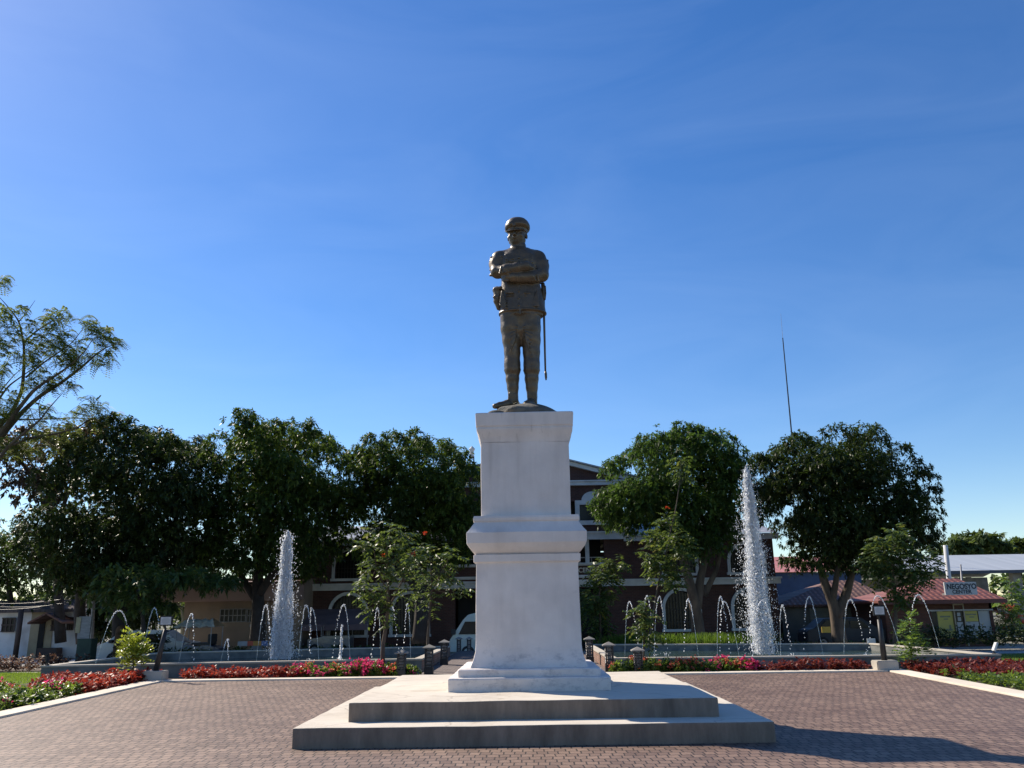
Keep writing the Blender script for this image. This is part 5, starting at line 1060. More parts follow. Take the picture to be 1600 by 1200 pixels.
# blue walled building and red roof beyond
Y3 = 60.; a = at(1206, 895, Y3); b_ = at(1345, 895, Y3); bo = ((a[0]+b_[0])/2, Y3, GZ)
bb = thing('blue_building', 'blue walled building with light red roof glimpsed right of the brick building', 'building', bo)
mb = MB(); mb.box(a[0], b_[0], Y3, Y3+9, GZ, a[2]); mb.build('wall', pm('blue_paint', (.05, .10, .20), (.035, .07, .15), 1.2, .7, .1), bb, off=bo)
zt2 = at(1225, 870, Y3+6)[2]; mb = MB(); mb.add([(a[0]-.4, Y3-.3, a[2]+.02), (b_[0], Y3-.3, a[2]+.02), (b_[0], Y3+6, zt2), (a[0]-.4, Y3+6, zt2), (a[0]-.4, Y3+12, a[2]+.02), (b_[0], Y3+12, a[2]+.02)], [(0,1,2,3),(3,2,5,4)]); mb.build('roof', pm('light_red_roof', (.50, .20, .17), (.40, .15, .13), .6, .55, .6, .02, 1.5, vs=(7, .1, .1)), bb, off=bo)
# grey hall
Y4 = 70.; a = at(1425, 893, Y4); b_ = at(1720, 893, Y4); go = ((a[0]+b_[0])/2, Y4, GZ)
gh = thing('grey_hall', 'long open sided hall with a grey metal roof beyond the kiosk', 'hall', go)
zr = at(1520, 867, Y4+9)[2]; mb = MB(); mb.add([(a[0], Y4, a[2]), (b_[0], Y4, a[2]), (b_[0], Y4+9, zr), (a[0], Y4+9, zr), (a[0], Y4+18, a[2]), (b_[0], Y4+18, a[2])], [(0,1,2,3),(3,2,5,4)])
mb.build('roof', pm('grey_metal_roof', (.40, .43, .46), (.33, .36, .39), .5, .55, .5, .02, 1.2, vs=(6, .1, .1)), gh, off=go)
mb = MB(); mb.box(a[0], b_[0], Y4-.1, Y4-.003, a[2]-.25, a[2]); mb.build('gutter', pm('dark_blue_gutter', (.03, .045, .08), None, 3, .5, 0), gh, off=go)
for x in (1445, 1590, 1690): p = at(x, 930, Y4+1); mb = MB(); mb.box(p[0]-.35, p[0]+.35, Y4+.6, Y4+1.2, GZ, a[2]-.02); mb.build('column', M['concd'], gh, off=go)
mb = MB(); mb.box(a[0], b_[0], Y4+17.2, Y4+17.5, GZ, a[2]-.05); mb.build('rear_wall', M['concd'], gh, off=go)
def pole(name, label, cat, top, bot, Y, r, mt, extra=None):
    p0 = at(*top, Y); p1 = at(*bot, Y); p1[2] = min(p1[2], GZ) if extra != 'air' else p1[2]; mb = MB(); mb.tube([(0, 0, 0), tuple(p0-np.array([p1[0], Y, p1[2]]))], [r, r*.8], 8); o = mb.build(name, mt, None, True); o.location = (p1[0], Y, p1[2]); return tag(o, label, cat)
pole('white_pole', 'thick white pole rising behind the kiosk roof', 'pole', (1477, 852), (1492, 992), 52, .16, M['white'])
pole('thin_pole', 'thin grey pole with guy wires right of the thick white pole', 'pole', (1501, 882), (1507, 985), 56, .06, M['steel'])
an = thing('radio_mast', 'very tall thin radio mast above the mango trees on the right', 'mast', tuple(at(1258, 905, 80)))
p0 = at(1223, 528, 80)-np.array(an.location); p1 = at(1220, 490, 80)-np.array(an.location)
mb = MB(); mb.tube([(0, 0, -3), tuple(p0*.5), tuple(p0)], [.09, .075, .05], 6); mb.build('mast', M['black'], an); mb = MB(); mb.tube([tuple(p0), tuple(p1)], [.018, .012], 5); mb.build('whip_aerial', M['steel'], an)
# ---------- left side buildings ----------
Y5 = 46.; x0 = at(262, 950, Y5)[0]; x1 = at(474, 950, Y5)[0]; zt = at(300, 905, Y5)[2]; bo = ((x0+x1)/2, Y5, GZ)
bs = thing('beige_shop', 'beige walled shop with a pink canopy corner and grilled windows behind the left pool', 'shop', bo)
mb = MB(); mb.box(x0+.9, x1, Y5, Y5+8, GZ, zt); mb.build('wall', pm('beige_paint', (.27, .205, .15), (.20, .155, .115), 1, .8, .2, .01, 10), bs, off=bo)
mb = MB(); mb.box(x0, x1, Y5-1.4, Y5-.003, at(275, 941, Y5)[2], at(275, 916, Y5)[2]); mb.build('canopy', pm('pink_canopy', (.36, .25, .22), (.30, .20, .17), 1, .8, .1), bs, off=bo, bevel=.05)
mb = MB(); mb.add([(x0-.1, Y5-1.5, zt-.25), (x1, Y5-1.5, zt-.25), (x1, Y5+4, zt+.15), (x0-.1, Y5+4, zt+.15), (x1, Y5+8.4, zt), (x0-.1, Y5+8.4, zt)], [(0,1,2,3),(3,2,4,5)]); mb.build('roof', M['tile2'], bs, off=bo)
pa = at(285, 942, Y5-1.2); mb = MB(); mb.tube([(pa[0]-.3, Y5-1.2, pa[2]), (pa[0]-.02, Y5-1.2, pa[2]-.25), (pa[0]+.1, Y5-1.2, pa[2]-.8), (pa[0]+.1, Y5-1.2, GZ)], .07, 8); mb.build('curved_post', pm('cream_post', (.38, .34, .24), None, 3, .6, 0), bs, True, off=bo)
for a, b_ in ((345, 385), (387, 412)):
    mb = MB(); xa, xb = at(a, 960, Y5)[0], at(b_, 960, Y5)[0]; z1_, z0_ = at(a, 952, Y5)[2], at(a, 972, Y5)[2]; mb.box(xa, xb, Y5-.05, Y5-.004, z0_, z1_); w_ = mb.build('window', M['glass'], bs, off=bo)
    mb = MB(); k = 6
    for i in range(k+1): x = xa+(xb-xa)*i/k; mb.box(x-.02, x+.02, Y5-.1, Y5-.052, z0_, z1_)
    for f in (0, .5, 1): z_ = z0_+(z1_-z0_)*f; mb.box(xa-.02, xb+.02, Y5-.13, Y5-.102, z_-.02, z_+.02)
    mb.build('window_grille', M['steel'], w_, off=bo)
# white house far left
Y6 = 48.; x1 = at(124, 990, Y6)[0]; x0 = -52.; zt = at(60, 951, Y6)[2]; bo = ((x0+x1)/2, Y6, GZ)
wh_ = thing('white_house', 'long low whitewashed house with dark windows and a small gabled porch at far left', 'house', bo)
limem = pm('dirty_whitewash', (.74, .74, .76), (.42, .40, .39), .9, .85, .3, .01, 8, lo=.25, hi=.6)
mb = MB(); mb.box(x0, x1, Y6, Y6+3, GZ, zt); mb.build('wall', limem, wh_, off=bo)
xb0, xb1 = at(47, 990, Y6)[0], at(82, 990, Y6)[0]; mb = MB(); mb.box(xb0, xb1, Y6-.06, Y6-.003, GZ, zt-.1); mb.build('cream_wall_bay', pm('cream_paint', (.42, .36, .24), (.30, .25, .17), 1, .8, .2, .01, 10), wh_, off=bo)
mb = MB(); mb.add([(x0-.3, Y6-.5, zt-.05), (x1+.2, Y6-.5, zt-.05), (x1+.2, Y6+1.5, zt+.5), (x0-.3, Y6+1.5, zt+.5), (x1+.2, Y6+3.3, zt), (x0-.3, Y6+3.3, zt), (x0-.3, Y6-.5, zt-.2), (x1+.2, Y6-.5, zt-.2)], [(0,1,2,3),(3,2,4,5),(0,1,7,6)]); mb.build('roof', pm('rusty_dark_roof', (.14, .12, .12), (.08, .07, .07), 1.5, 1, .4, .02, 3, vs=(5, .2, .2), spec=.05), wh_, off=bo)
wbar = pm('brown_frame', (.07, .05, .045), None, 3, .7, 0)
for a, b_, c, d in ((5, 24, 966, 987), (82, 91, 970, 985), (106, 115.5, 965, 984)):
    xa, xb, za, zb2 = at(a, 980, Y6)[0], at(b_, 980, Y6)[0], at(a, d, Y6)[2], at(a, c, Y6)[2]; mb = MB(); mb.box(xa, xb, Y6-.09, Y6-.061, za, zb2); w_ = mb.build('window', M['glass'], wh_, off=bo)
    mb = MB()
    for x in np.linspace(xa, xb, 4): mb.box(x-.03, x+.03, Y6-.13, Y6-.092, za, zb2)
    for z_ in (za, (za+zb2)/2, zb2): mb.box(xa-.04, xb+.04, Y6-.16, Y6-.132, z_-.03, z_+.03)
    mb.build('window_frame', wbar, w_, off=bo)
xa, xb = at(62, 985, Y6)[0], at(71, 985, Y6)[0]; mb = MB(); mb.box(xa, xb, Y6-.11, Y6-.062, GZ+.1, at(66, 969, Y6)[2]); mb.build('door', M['dark'], wh_, off=bo)
pc = at(80, 965, Y6); mb = MB(); pk_ = at(80, 957, Y6-1); lo_ = at(60, 969, Y6-1)
for s in (-1, 1): mb.add([(pk_[0], Y6-1.5, pk_[2]), (pk_[0]+s*.95, Y6-1.5, pk_[2]-.5), (pk_[0]+s*.95, Y6-.01, pk_[2]-.5), (pk_[0], Y6-.01, pk_[2]), (pk_[0], Y6-1.5, pk_[2]-.1), (pk_[0]+s*.95, Y6-1.5, pk_[2]-.6), (pk_[0]+s*.95, Y6-.01, pk_[2]-.6), (pk_[0], Y6-.01, pk_[2]-.1)], [(0,1,2,3),(4,5,6,7),(0,1,5,4),(1,2,6,5)])
mb.build('porch_roof', M['tile2'], wh_, off=bo)
mb = MB(); mb.box(xb+.1, xb+1.2, Y6-.8, Y6-.2, GZ, GZ+.55); tag(mb.build('wooden_crate', wbar, bevel=.02), 'dark wooden crate against the whitewashed wall right of the doorway', 'crate')
mb = MB(); p = at(34, 950, Y6-1.5); mb.tube([(0, 0, 0), (0, 0, p[2]-GZ)], .14, 8); o = mb.build('brown_post', wbar, None, True); o.location = (p[0], Y6-1.5, GZ); tag(o, 'dark post standing before the whitewashed house wall', 'post')
# ---------- bollard lamps ----------
def make_bollard(label, x, y, H, grp='lamp bollards around the garden path', w=.11, z0=-.03):
    t = thing('bollard', label, 'bollard', (x, y, z0), grp)
    mb = MB()
    for sx in (-1, 1):
        for sy in (-1, 1): mb.box(sx*w-.035*(sx > 0)-0, sx*w+.035*(sx < 0), sy*w-.035*(sy > 0), sy*w+.035*(sy < 0), .2, H)
    for q in range(5):
        z_ = .24+(H-.3)*q/4; mb.box(-w+.002, w-.002, -w+.002, w-.002, z_, z_+.022)
    mb.build('post_frame', M['black'], t)
    mb = MB(); mb.box(-.045, .045, -.045, .045, .19, H-.02); mb.build('lamp_tube', M['steel'], t)
    for s, ax in ((-1, 0), (1, 0), (-1, 1), (1, 1)):
        mb = MB(); n = 7
        for i in range(n):
            for k_ in (0, 1):
                z0 = .22+(H-.26)*i/n; z1 = .22+(H-.26)*(i+1)/n; a, b_ = (-.07, .07) if k_ else (.07, -.07); e = s*(w-.012+.004*k_)
                P = [(a, e, z0), (b_, e, z1)] if ax == 0 else [(e, a, z0), (e, b_, z1)]; mb.tube(P, .006, 4)
        mb.build('lattice', M['steel'], t)
    mb = MB(); mb.box(-w-.01, w+.01, -w-.01, w+.01, 0, .2); mb.build('foot', M['black'], t, bevel=.01)
    mb = MB(); c = w+.06; mb.add([(-c,-c,H), (c,-c,H), (c,c,H), (-c,c,H), (-c,-c,H+.025), (c,-c,H+.025), (c,c,H+.025), (-c,c,H+.025), (0,0,H+.11)], [(3,2,1,0),(0,1,5,4),(1,2,6,5),(2,3,7,6),(3,0,4,7),(4,5,8),(5,6,8),(6,7,8),(7,4,8)]); mb.build('pyramid_cap', M['concd'], t)
for lb, px, py, Y, ty in (('lamp bollard among the flowers at the left end of the platform back', 627, 1057, 22.95, 1018), ('lamp bollard at the near end of the brick low wall, left side of the path', 670, 1052, 23.9, 1010), ('lamp bollard farther along the left side of the path', 694, 1031, 28.0, 1002),
        ('farther lamp bollard on the right side of the path, close to the pedestal edge', 922, 1035, 27.7, 997), ('middle lamp bollard right of the path, beside the grass patch', 953, 1050, 23.5, 1006), ('lamp bollard standing in the green bushes right of the path', 998, 1050, 23.1, 1014)):
    p = at(px, py, Y); make_bollard(lb, p[0], Y, at(px, ty, Y)[2]-.05+.03)
for lb, px in (('dark post nearer the pedestal in front of the parked van', 733), ('dark post in front of the nose of the parked van', 717)):
    p = at(px, 1010, 37.5); make_bollard(lb, p[0], 37.5, at(px, 995, 37.5)[2]+.5-.1, 'dark posts before the parked van', .09, -.5)
# ---------- sign posts ----------
def signpost(label, bx, by, px, py, panel_w, panel_h, tilt):
    b = (bx, by, .02); t = thing('information_sign', label, 'sign', b, None)
    bm_ = MB(); bm_.slab([(-.27, -.2), (.27, -.2), (.27, .2), (-.27, .2)], 0, .235); bm_.build('concrete_base', M['conc'], t, bevel=.02)
    p = at(px, py, by)-np.array(b); mb = MB(); d = Vector((p[0]*.9, 0, p[2]-.22)); mb.tube([(0, 0, .2), (d.x*.5, 0, .2+(d.z-.2)*.5), (d.x, 0, d.z)], [.075, .065, .055], 10); mb.build('post', M['black'], t, True)
    mb = MB(); c = Vector((p[0], -.07, p[2])); w, h = panel_w/2, panel_h/2
    mb.box(c.x-w-.03, c.x+w+.03, c.y, c.y+.05, c.z-h-.03, c.z+h+.03); mb.tube([(c.x-.05, c.y+.05, c.z-h), (d.x, 0, d.z)], .03, 6); f = mb.build('panel_frame', M['black'], t)
    mb = MB(); mb.box(c.x-w, c.x+w, c.y-.012, c.y-.002, c.z-h, c.z+h); q = mb.build('panel', pm('plaque_white', (.55, .57, .58), (.48, .5, .51), 3, .4, 0), f)
    mb = MB()
    for i in range(6):
        z_ = c.z+h*.7-i*h*.27; ww = w*(.8 if i not in (0, 5) else .5); mb.box(c.x-ww, c.x+ww*(.9 if i % 2 else 1), c.y-.0145, c.y-.0125, z_-.006, z_+.006)
    mb.build('text_lines', pm('faint_ink', (.34, .36, .38), None, 4, .6, 0), f)
signpost('leaning dark post with small pale plaque at the left plaza corner', -9.55, 22.55, 261, 970, .27, .19, 0)
signpost('leaning dark post with small pale plaque at the right plaza corner', 9.05, 22.35, 1372, 954, .24, .19, 0)
# ---------- floodlights on the pool rims ----------
def flood(label, x, y, z_, mt, lean):
    t = thing('floodlight', label, 'floodlight', (x, y, z_), None); mb = MB(); mb.box(-.04, .04, -.04, .04, 0, .03); mb.tube([(0, 0, .03), (0, 0, .09)], .012, 6); mb.build('bracket', M['black'], t)
    mb = MB(); mb.box(-.03, .03, -.07, .07, -.12, .12); o = mb.build('lamp_head', mt, t, bevel=.012); o.location = (lean*.05, 0, .18); o.rotation_euler = (0, math.radians(28*lean), 0)
p = at(1552, 1020, 23.7); flood('small white floodlight tilted on the right pool rim corner', p[0], 23.66, .30, M['white'], 1)
p = at(73, 1038, 24.4); flood('small black floodlight on the left pool rim corner', p[0], 24.42, .33, M['black'], -.2)
mb = MB(); p = at(657, 1024, 26.2); mb.box(-.1, .1, -.1, .1, .0, .2); o = mb.build('pump_box', M['black'], bevel=.015); o.location = (p[0]-.02, 26.2, .05); tag(o, 'small black pump box standing in the corner of the left pool', 'pump box')
mb = MB(); p = at(1362, 1003, 31.6); mb.box(-.15, .15, 0, .02, .0, .2); o = mb.build('label_plate', M['white']); o.location = (p[0], 31.62, p[2]-.08); tag(o, 'tiny white plate on the far rim of the right pool beside the tall sign post', 'plate')
# ---------- notice board ----------
Y7 = 37.; t = thing('notice_board', 'weathered pale notice board on a green base near the white house', 'notice board', (at(132, 1020, Y7)[0], Y7, -.45)); o_ = np.array(t.location)
a = at(120, 998, Y7)-o_; b_ = at(143, 963, Y7)-o_; mb = MB(); mb.box(a[0], b_[0], 0, .08, a[2], b_[2]); mb.build('board', pm('weathered_board', (.33, .34, .34), (.22, .23, .23), 2.5, .8, .2, .01, 8, vs=(1, 1, 4)), t)
mb = MB(); mb.box(a[0]+.05, b_[0]+.15, -.05, .5, 0, a[2]-.01); mb.build('green_base', pm('dull_green_paint', (.05, .085, .06), (.03, .05, .04), 2, .8, .2), t, bevel=.02)
mb = MB(); q = at(123, 972, Y7)-o_; mb.box(q[0]-.1, q[0]+.1, -.03, -.004, q[2]-.45, q[2]+.2); mb.build('yellowed_poster', pm('yellowed_paper', (.42, .38, .24), (.3, .26, .16), 6, .8, 0), t)
# utility pole and wires
Y8 = 43.; p = at(147, 918, Y8); t = thing('utility_pole', 'thin grey utility pole behind the notice board', 'utility pole', (at(145, 1005, Y8)[0], Y8, GZ)); o_ = np.array(t.location)
mb = MB(); mb.tube([(0, 0, 0), tuple(p-o_)], [.11, .08], 8); mb.build('pole', M['steel'], t); mb = MB(); q = p-o_; mb.tube([(q[0]-.8, 0, q[2]-.4), (q[0]+.3, 0, q[2]-.2)], .03, 6); mb.build('crossarm', M['steel'], t)
for k_, (pa, pb) in enumerate((((-60, 937), (147, 925)), ((-60, 941), (149, 933)), ((-60, 949), (149, 929)))):
    A = at(*pa, Y8); B = at(*pb, Y8); mb = MB(); mb.tube([A*(1-f)+B*f-np.array([0, 0, .35*4*f*(1-f)]) for f in np.linspace(0, 1, 14)], .009, 4); o = mb.build('overhead_wire', M['black'])
    tag(o, ['topmost overhead wire sagging towards the utility pole at left', 'middle overhead wire sagging above the white house roof', 'lowest overhead wire, sloping most, above the white house roof'][k_], 'wire', 'overhead wires above the white house')
# ---------- vehicles ----------
def body_mesh(mb, prof, y0, y1, inset=.1):
    """side profile (x,z) list; narrows above the waist"""
    zs = [p[1] for p in prof]; zm = min(zs)+(max(zs)-min(zs))*.5
    def yy(z_, s): return s*max(0, (z_-zm))*inset
    n = len(prof); A = [(x, y0+yy(z_, 1), z_) for x, z_ in prof]+[(x, y1-yy(z_, 1), z_) for x, z_ in prof]
    mb.add(A, [tuple(range(n)), tuple(range(2*n-1, n-1, -1))]+[(i, i+n, (i+1) % n+n, (i+1) % n) for i in range(n)])
def paint(name, c): m, nt, b = newmat(name); co = objco(nt); L(nt, ramp(nt, noise(nt, co, 2, 5), [(.3, tuple(x*.8 for x in c)), (.7, c)]), b.inputs['Base Color']); b.inputs['Roughness'].default_value = .3; b.inputs['Coat Weight'].default_value = .4; return m
rub = pm('tyre_rubber', (.02, .02, .02), None, 5, .9, 0)
def wheel(t, x, y, r, w=.2):
    mb = MB(); pr = [(r*.6, -w/2), (r*.95, -w/2), (r, -w*.3), (r, w*.3), (r*.95, w/2), (r*.6, w/2)]
    n = 24; vs = [(x+rr*math.cos(2*math.pi*j/n), y+yy, r+rr*math.sin(2*math.pi*j/n)) for rr, yy in pr for j in range(n)]; fs = [(i*n+j, i*n+(j+1) % n, (i+1)*n+(j+1) % n, (i+1)*n+j) for i in range(len(pr)-1) for j in range(n)]
    mb.add(vs, fs); o = mb.build('wheel', rub, t, True)
    mb = MB(); vs = [(x, y-w*.35, r)]+[(x+r*.6*math.cos(2*math.pi*j/n), y-w*.45, r+r*.6*math.sin(2*math.pi*j/n)) for j in range(n)]+[(x+r*.6*math.cos(2*math.pi*j/n), y+w*.45, r+r*.6*math.sin(2*math.pi*j/n)) for j in range(n)]
    mb.add(vs, [(0, 1+j, 1+(j+1) % n) for j in range(n)]+[(1+j, 1+n+j, 1+n+(j+1) % n, 1+(j+1) % n) for j in range(n)]); mb.build('rim', M['steel'], o)
# van
VY = 39.8; vx = at(702, 990, VY)[0]; t = thing('van', 'cream white van parked facing left in front of the brick building porch', 'van', (vx, VY, GZ))
vm = paint('cream_van_paint', (.55, .58, .50)); prof = [(.0, .35), (.0, .85), (.12, 1.02), (.62, 1.75), (.85, 1.98), (1.3, 2.08), (4.3, 2.08), (4.45, 1.95), (4.5, .35)]
mb = MB(); body_mesh(mb, prof, 0, 1.7); mb.build('body', vm, t, bevel=.03)
def vwin(nm, poly, y): mb = MB(); mb.prism(poly, y, y+.02); mb.build(nm, M['glass'], t)
vwin('side_window', [(.42, 1.12), (1.35, 1.12), (1.35, 1.68), (.72, 1.68)], -.006); vwin('side_window', [(1.6, 1.12), (2.8, 1.12), (2.8, 1.72), (1.6, 1.72)], -.006); vwin('side_window', [(2.95, 1.12), (4.2, 1.12), (4.2, 1.72), (2.95, 1.72)], -.006)
mb = MB(); mb.add([(.13, .12, 1.06), (.13, 1.58, 1.06), (.62, 1.5, 1.78), (.62, .2, 1.78)], [(0,1,2,3)]); o = mb.build('windscreen', M['glass'], t); o.location = (-.02, 0, .012)
mb = MB(); mb.box(.1, .3, -.22, -.04, 1.12, 1.36); mb.build('wing_mirror', M['black'], t, bevel=.02)
mb = MB(); mb.box(1.41, 1.425, -.004, .03, .45, 1.75); mb.box(2.86, 2.875, -.004, .03, .45, 1.75); mb.build('door_seam', M['black'], t)
mb = MB(); mb.box(-.06, .12, .02, 1.68, .36, .56); mb.build('bumper', M['steel'], t, bevel=.02)
mb = MB(); mb.box(-.02, .06, .08, .3, .66, .84); mb.build('headlight', M['white'], t, bevel=.015)
for x in (.85, 3.6): wheel(t, x, .1, .32); wheel(t, x, 1.6, .32)
# white car at left
CYv = 39.; cx_ = at(151, 1000, CYv)[0]; t = thing('car', 'white car parked facing left beside the notice board, half hidden by a brown stump', 'car', (cx_, CYv, GZ))
prof = [(0, .3), (.0, .8), (.12, .95), (.42, 1.03), (1.0, 1.5), (2.9, 1.52), (3.6, 1.05), (4.15, .95), (4.2, .3)]
mb = MB(); body_mesh(mb, prof, 0, 1.65, .2); mb.build('body', paint('white_car_paint', (.80, .80, .74)), t, bevel=.04)
vwin('side_window', [(.62, 1.02), (2.2, 1.02), (2.2, 1.40), (1.06, 1.40)], .012); vwin('side_window', [(2.26, .98), (3.3, .98), (2.85, 1.36), (2.26, 1.36)], .012)
mb = MB(); mb.add([(.46, .2, 1.07), (.46, 1.45, 1.07), (.96, 1.35, 1.46), (.96, .3, 1.46)], [(0,1,2,3)]); o = mb.build('windscreen', M['glass'], t); o.location = (-.02, 0, .015)
mb = MB(); mb.box(-.02, .05, .1, .4, .6, .74); mb.build('headlight', M['steel'], t, bevel=.01); mb = MB(); mb.box(.6, .75, -.14, 0, 1.0, 1.14); mb.build('wing_mirror', M['black'], t, bevel=.01)
for x in (.8, 3.3): wheel(t, x, .08, .3); wheel(t, x, 1.57, .3)
# rusty stump / gate pillar beside it
p = at(190, 978, 38.2); mb = MB(); mb.lathe([(.30, 0), (.26, .5), (.24, 1.2), (.22, p[2]-GZ-.15), (.15, p[2]-GZ-.02), (.04, p[2]-GZ+.02)], n=12); o = mb.build('stump', pm('rusty_bark', (.16, .085, .04), (.08, .045, .025), 3, .95, .8, .03, 8), None, True); o.location = (p[0], 38.2, GZ); tag(o, 'reddish brown upright tree stump in front of the white car', 'stump')
# dark car behind the right pool
CY2 = 45.; cx_ = at(1262, 1000, CY2)[0]; DKP = paint('dark_car_paint', (.018, .02, .026)); DKP.node_tree.nodes['Principled BSDF'].inputs['Coat Weight'].default_value = 0; DKP.node_tree.nodes['Principled BSDF'].inputs['Roughness'].default_value = .55
t = thing('car', 'dark car parked beneath the spreading mango tree, facing left', 'car', (cx_, CY2, GZ))
mb = MB(); body_mesh(mb, prof, 0, 1.65, .2); mb.build('body', DKP, t, bevel=.04)
vwin('side_window', [(.62, 1.02), (2.2, 1.02), (2.2, 1.40), (1.06, 1.40)], .012); vwin('side_window', [(2.26, .98), (3.3, .98), (2.85, 1.36), (2.26, 1.36)], .012)
for x in (.8, 3.3): wheel(t, x, .08, .3); wheel(t, x, 1.57, .3)
p = at(1291, 984, 43.5); mb = MB(); mb.box(-.22, .22, 0, .04, -.14, .14); o = mb.build('yellow_plate', pm('yellow_board', (.62, .42, .06), None, 4, .5, 0)); o.location = (p[0], 43.5, p[2])
tag(o, 'small yellow board hanging by the forked mango trunk', 'board')
p = at(1441, 985, 40); 
# tricycle with tan canopy
TY = 38.; tx = at(316, 1000, TY)[0]; t = thing('canopy_tricycle', 'parked tricycle under a tan canvas canopy behind the left pool', 'tricycle', (tx, TY, GZ)); o_ = np.array(t.location)
za, zb2 = at(316, 979, TY)[2]-GZ, at(316, 967, TY)[2]-GZ; X0, X1 = at(281, 979, TY)[0]-tx, at(345, 979, TY)[0]-tx; X2, X3 = at(292, 967, TY)[0]-tx, at(333, 967, TY)[0]-tx
mb = MB(); nx = 16; rs = np.random.RandomState(4); vs = []; ys = [(-.75, za), (-.35, (za+zb2)/2+.03), (0, zb2), (.35, (za+zb2)/2+.03), (.75, za)]
for yy_, zz_ in ys:
    f = (zz_-za)/(zb2-za); a, b_ = X0+(X2-X0)*f, X1+(X3-X1)*f
    for i in range(nx+1): vs.append((a+(b_-a)*i/nx, yy_, zz_+.03*math.sin(i*1.3+yy_*4)-.03*(i % 4 == 2)))
mb.add(vs, [(j*(nx+1)+i, j*(nx+1)+i+1, (j+1)*(nx+1)+i+1, (j+1)*(nx+1)+i) for j in range(4) for i in range(nx)]); mb.build('canopy', pm('tan_canvas', (.68, .60, .44), (.45, .39, .28), 3, .9, .6, .03, 4, vs=(1, 1, 2)), t, True)
mb = MB()
for x in (X0+.15, X1-.15):
    for y in (-.7, .7): mb.tube([(x, y, .55), (x, y, za)], .02, 6)
mb.tube([(X0+.15, -.7, za-.02), (X1-.15, -.7, za-.02)], .015, 6); mb.tube([(X0+.15, .7, za-.02), (X1-.15, .7, za-.02)], .015, 6); mb.build('canopy_frame', M['steel'], t)
mb = MB(); body_mesh(mb, [(-.75, .3), (-.85, .7), (-.6, .95), (-.1, .85), (.4, .9), (.95, .75), (.95, .3)], -.5, .5, .1); mb.build('sidecar_body', paint('dark_blue_paint', (.04, .05, .08)), t, bevel=.03)
mb = MB(); mb.box(-.3, .5, -.45, .45, .9, 1.0); mb.box(.4, .5, -.45, .45, 1.0, 1.35); mb.build('seat', M['black'], t, bevel=.02)
mb = MB(); mb.tube([(-.95, .3, .95), (-1.05, .7, 1.05), (-.95, 1.1, .95)], .02, 6); mb.tube([(-1.05, .7, 1.05), (-1.25, .7, .3)], .03, 6); mb.build('handlebar', M['steel'], t)
for x, y in ((-1.2, .7), (.3, .75), (.2, -.55)): wheel(t, x, y, .28, .1)
# grey parked vehicle under the awning
GY_ = 45.5; gx = at(507, 1000, GY_)[0]; t = thing('owner_jeep', 'dull grey open jeep parked under the mauve awning', 'jeep', (gx-.9, GY_, GZ))
mb = MB(); body_mesh(mb, [(0, .35), (0, .85), (.7, .95), (.75, 1.0), (2.2, 1.0), (2.2, .35)], 0, 1.3, .05); mb.build('body', paint('dull_grey_paint', (.16, .17, .18)), t, bevel=.03)
mb = MB(); mb.box(.68, .72, .08, 1.22, .98, 1.02); mb.box(.68, .72, .08, 1.22, 1.4, 1.45); mb.box(.68, .72, .08, .13, 1.022, 1.398); mb.box(.68, .72, 1.17, 1.22, 1.022, 1.398); mb.build('windscreen_frame', M['steel'], t)
mb = MB()
for x in (.8, 1.45, 2.1): mb.tube([(x, .05, 1.0), (x, .05, 1.5), (x, 1.25, 1.5), (x, 1.25, 1.0)], .02, 6)
mb.build('roll_bar', M['steel'], t)
for x in (.4, 1.8): wheel(t, x, .05, .3); wheel(t, x, 1.25, .3)
# barriers and white pillar
p = at(372, 1004, 36.8); q = at(418, 1004, 36.8); t = thing('barrier', 'low red orange and blue striped barrier rail behind the left pool', 'barrier', ((p[0]+q[0])/2, 36.8, GZ)); w = (q[0]-p[0])/2; h = p[2]-GZ
for a, b_, c in ((-w, -w*.35, (.30, .30, .30)), (-w*.34, .02, (.45, .08, .04)), (.025, w*.6, (.45, .22, .04)), (w*.605, w, (.10, .16, .32))):
    mb = MB(); mb.box(a, b_, -.04, .04, h-.14, h+.05); mb.build('rail_board', pm('barrier_paint', c, None, 4, .6, 0), t)
mb = MB()
for x in (-w+.1, w-.1): mb.box(x-.03, x+.03, -.038, .038, 0, h-.141)
mb.build('leg', M['steel'], t)
p = at(402, 975, 44.5); mb = MB(); H_ = p[2]-GZ; mb.box(-.24, .24, -.24, .24, 0, H_-.15); mb.box(-.3, .3, -.3, .3, H_-.148, H_); o = mb.build('gate_pillar', pm('pale_blue_pillar', (.30, .33, .35), (.24, .27, .29), 2, .8, .1), bevel=.01); o.location = (p[0], 44.5, GZ); tag(o, 'pale square gate pillar with a flat cap left of the shorter spout', 'pillar')
# small things near the kiosk
mb = MB(); p = at(1568, 955, 45.5); mb.add([(0, 0, .5), (1.1, 0, 0), (1.1, 1, 0), (0, 1, .5), (0, 0, .35), (0, 1, .35)], [(0,1,2,3),(4,1,0),(5,2,3),(4,5,2,1)]); o = mb.build('lean_to_roof', M['conc']); o.location = (p[0]-.3, 45.5, p[2]-.3); tag(o, 'small sunlit lean to roof sheet at the right end of the kiosk', 'lean-to roof')
mb = MB(); mb.box(-2.5, 2.5, 0, .5, 0, .12); o = mb.build('white_kerb', M['white']); p = at(1600, 992, 46); o.location = (p[0]+1.6, 46.2, p[2]-.1); tag(o, 'bright white ledge at the right picture edge behind the dark hedge', 'ledge')
bush('dull red flowering bush right of the kiosk', at(1574, 980, 45)[0], 44.8, .7, 1.5, cr, 60, 401, None)
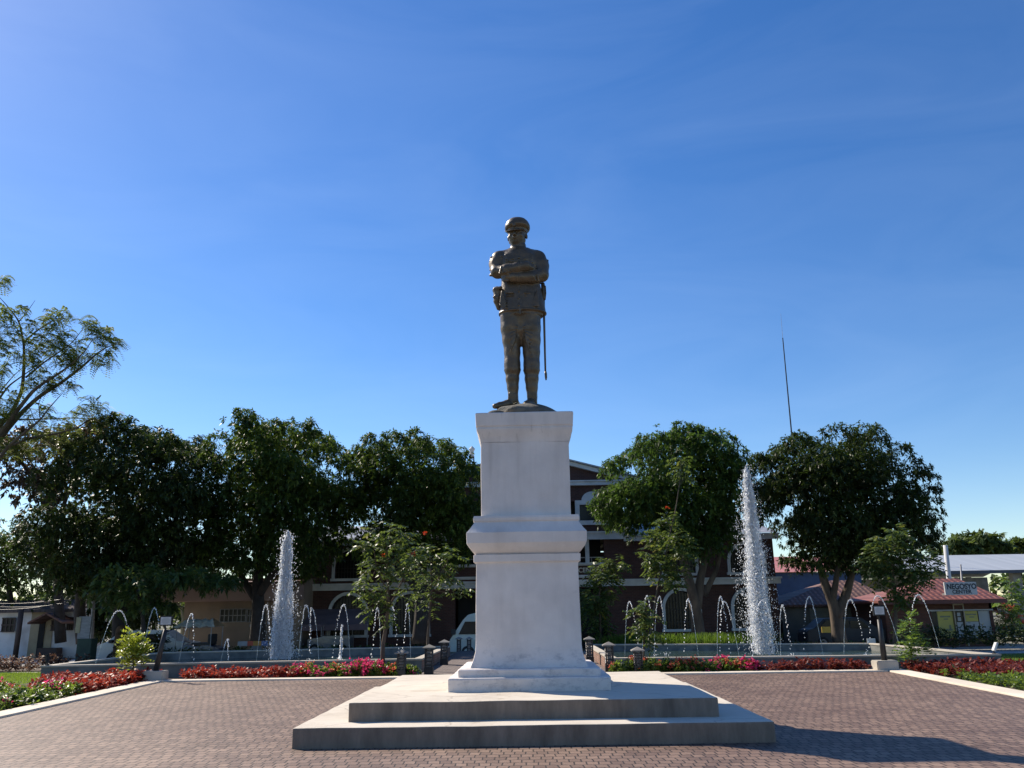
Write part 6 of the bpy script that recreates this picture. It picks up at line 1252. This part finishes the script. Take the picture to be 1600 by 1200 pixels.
# ---------- sun, sky, camera ----------
SUN_EL = math.radians(40); sdir = Vector((-.766*math.cos(SUN_EL), .643*math.cos(SUN_EL), math.sin(SUN_EL)))
w = bpy.data.worlds.new('World'); SC.world = w; w.use_nodes = True; nt = w.node_tree; bg = nt.nodes['Background']
sky = nt.nodes.new('ShaderNodeTexSky'); sky.sky_type = 'NISHITA'; sky.sun_disc = False; sky.sun_elevation = SUN_EL; sky.sun_rotation = math.atan2(sdir.x, sdir.y)
sky.altitude = 50; sky.air_density = 1.0; sky.dust_density = .15; sky.ozone_density = 2.6
hs = nt.nodes.new('ShaderNodeHueSaturation'); hs.inputs['Saturation'].default_value = 1.3; hs.inputs['Hue'].default_value = .509; nt.links.new(sky.outputs[0], hs.inputs['Color']); tcw = nt.nodes.new('ShaderNodeTexCoord'); mpw = nt.nodes.new('ShaderNodeMapping'); mpw.inputs['Scale'].default_value = (1.2, 3.2, 5.5); mpw.inputs['Rotation'].default_value = (.3, .5, .4); nt.links.new(tcw.outputs['Generated'], mpw.inputs[0])
wn = noise(nt, mpw.outputs[0], 1.6, 5, .55, 1.2); wr = ramp(nt, wn, [(.35, (0, 0, 0)), (.8, (.045, .045, .045))]); mw = nt.nodes.new('ShaderNodeMix'); mw.data_type = 'RGBA'; nt.links.new(wr, mw.inputs[0]); nt.links.new(hs.outputs[0], mw.inputs[6]); mw.inputs[7].default_value = (7.5, 9.0, 11.0, 1)   # faint high haze
nt.links.new(mw.outputs[2], bg.inputs[0]); bg.inputs[1].default_value = .088
s = bpy.data.lights.new('sun', 'SUN'); s.energy = 4.3; s.angle = math.radians(.53); s.color = (1, .90, .76)
so_ = bpy.data.objects.new('sun', s); COL.objects.link(so_); so_.rotation_euler = sdir.to_track_quat('Z', 'Y').to_euler()
cam = bpy.data.cameras.new('camera'); co_ = bpy.data.objects.new('camera', cam); COL.objects.link(co_); SC.camera = co_
cam.sensor_width = 36; cam.lens = 36*FPX/1600; cam.clip_end = 3000; cam.clip_start = .1
Mx = Matrix(((_r[0], _u[0], -_f[0], 0), (_r[1], _u[1], -_f[1], 0), (_r[2], _u[2], -_f[2], EYE), (0, 0, 0, 1))); co_.matrix_world = Mx
SC.view_settings.view_transform = 'Standard'; SC.view_settings.look = 'None'; SC.view_settings.gamma = 1; SC.view_settings.exposure = .77
SC.cycles.use_denoising = True; SC.cycles.max_bounces = 8; SC.cycles.transparent_max_bounces = 8
SC.render.resolution_x = 1024; SC.render.resolution_y = 768
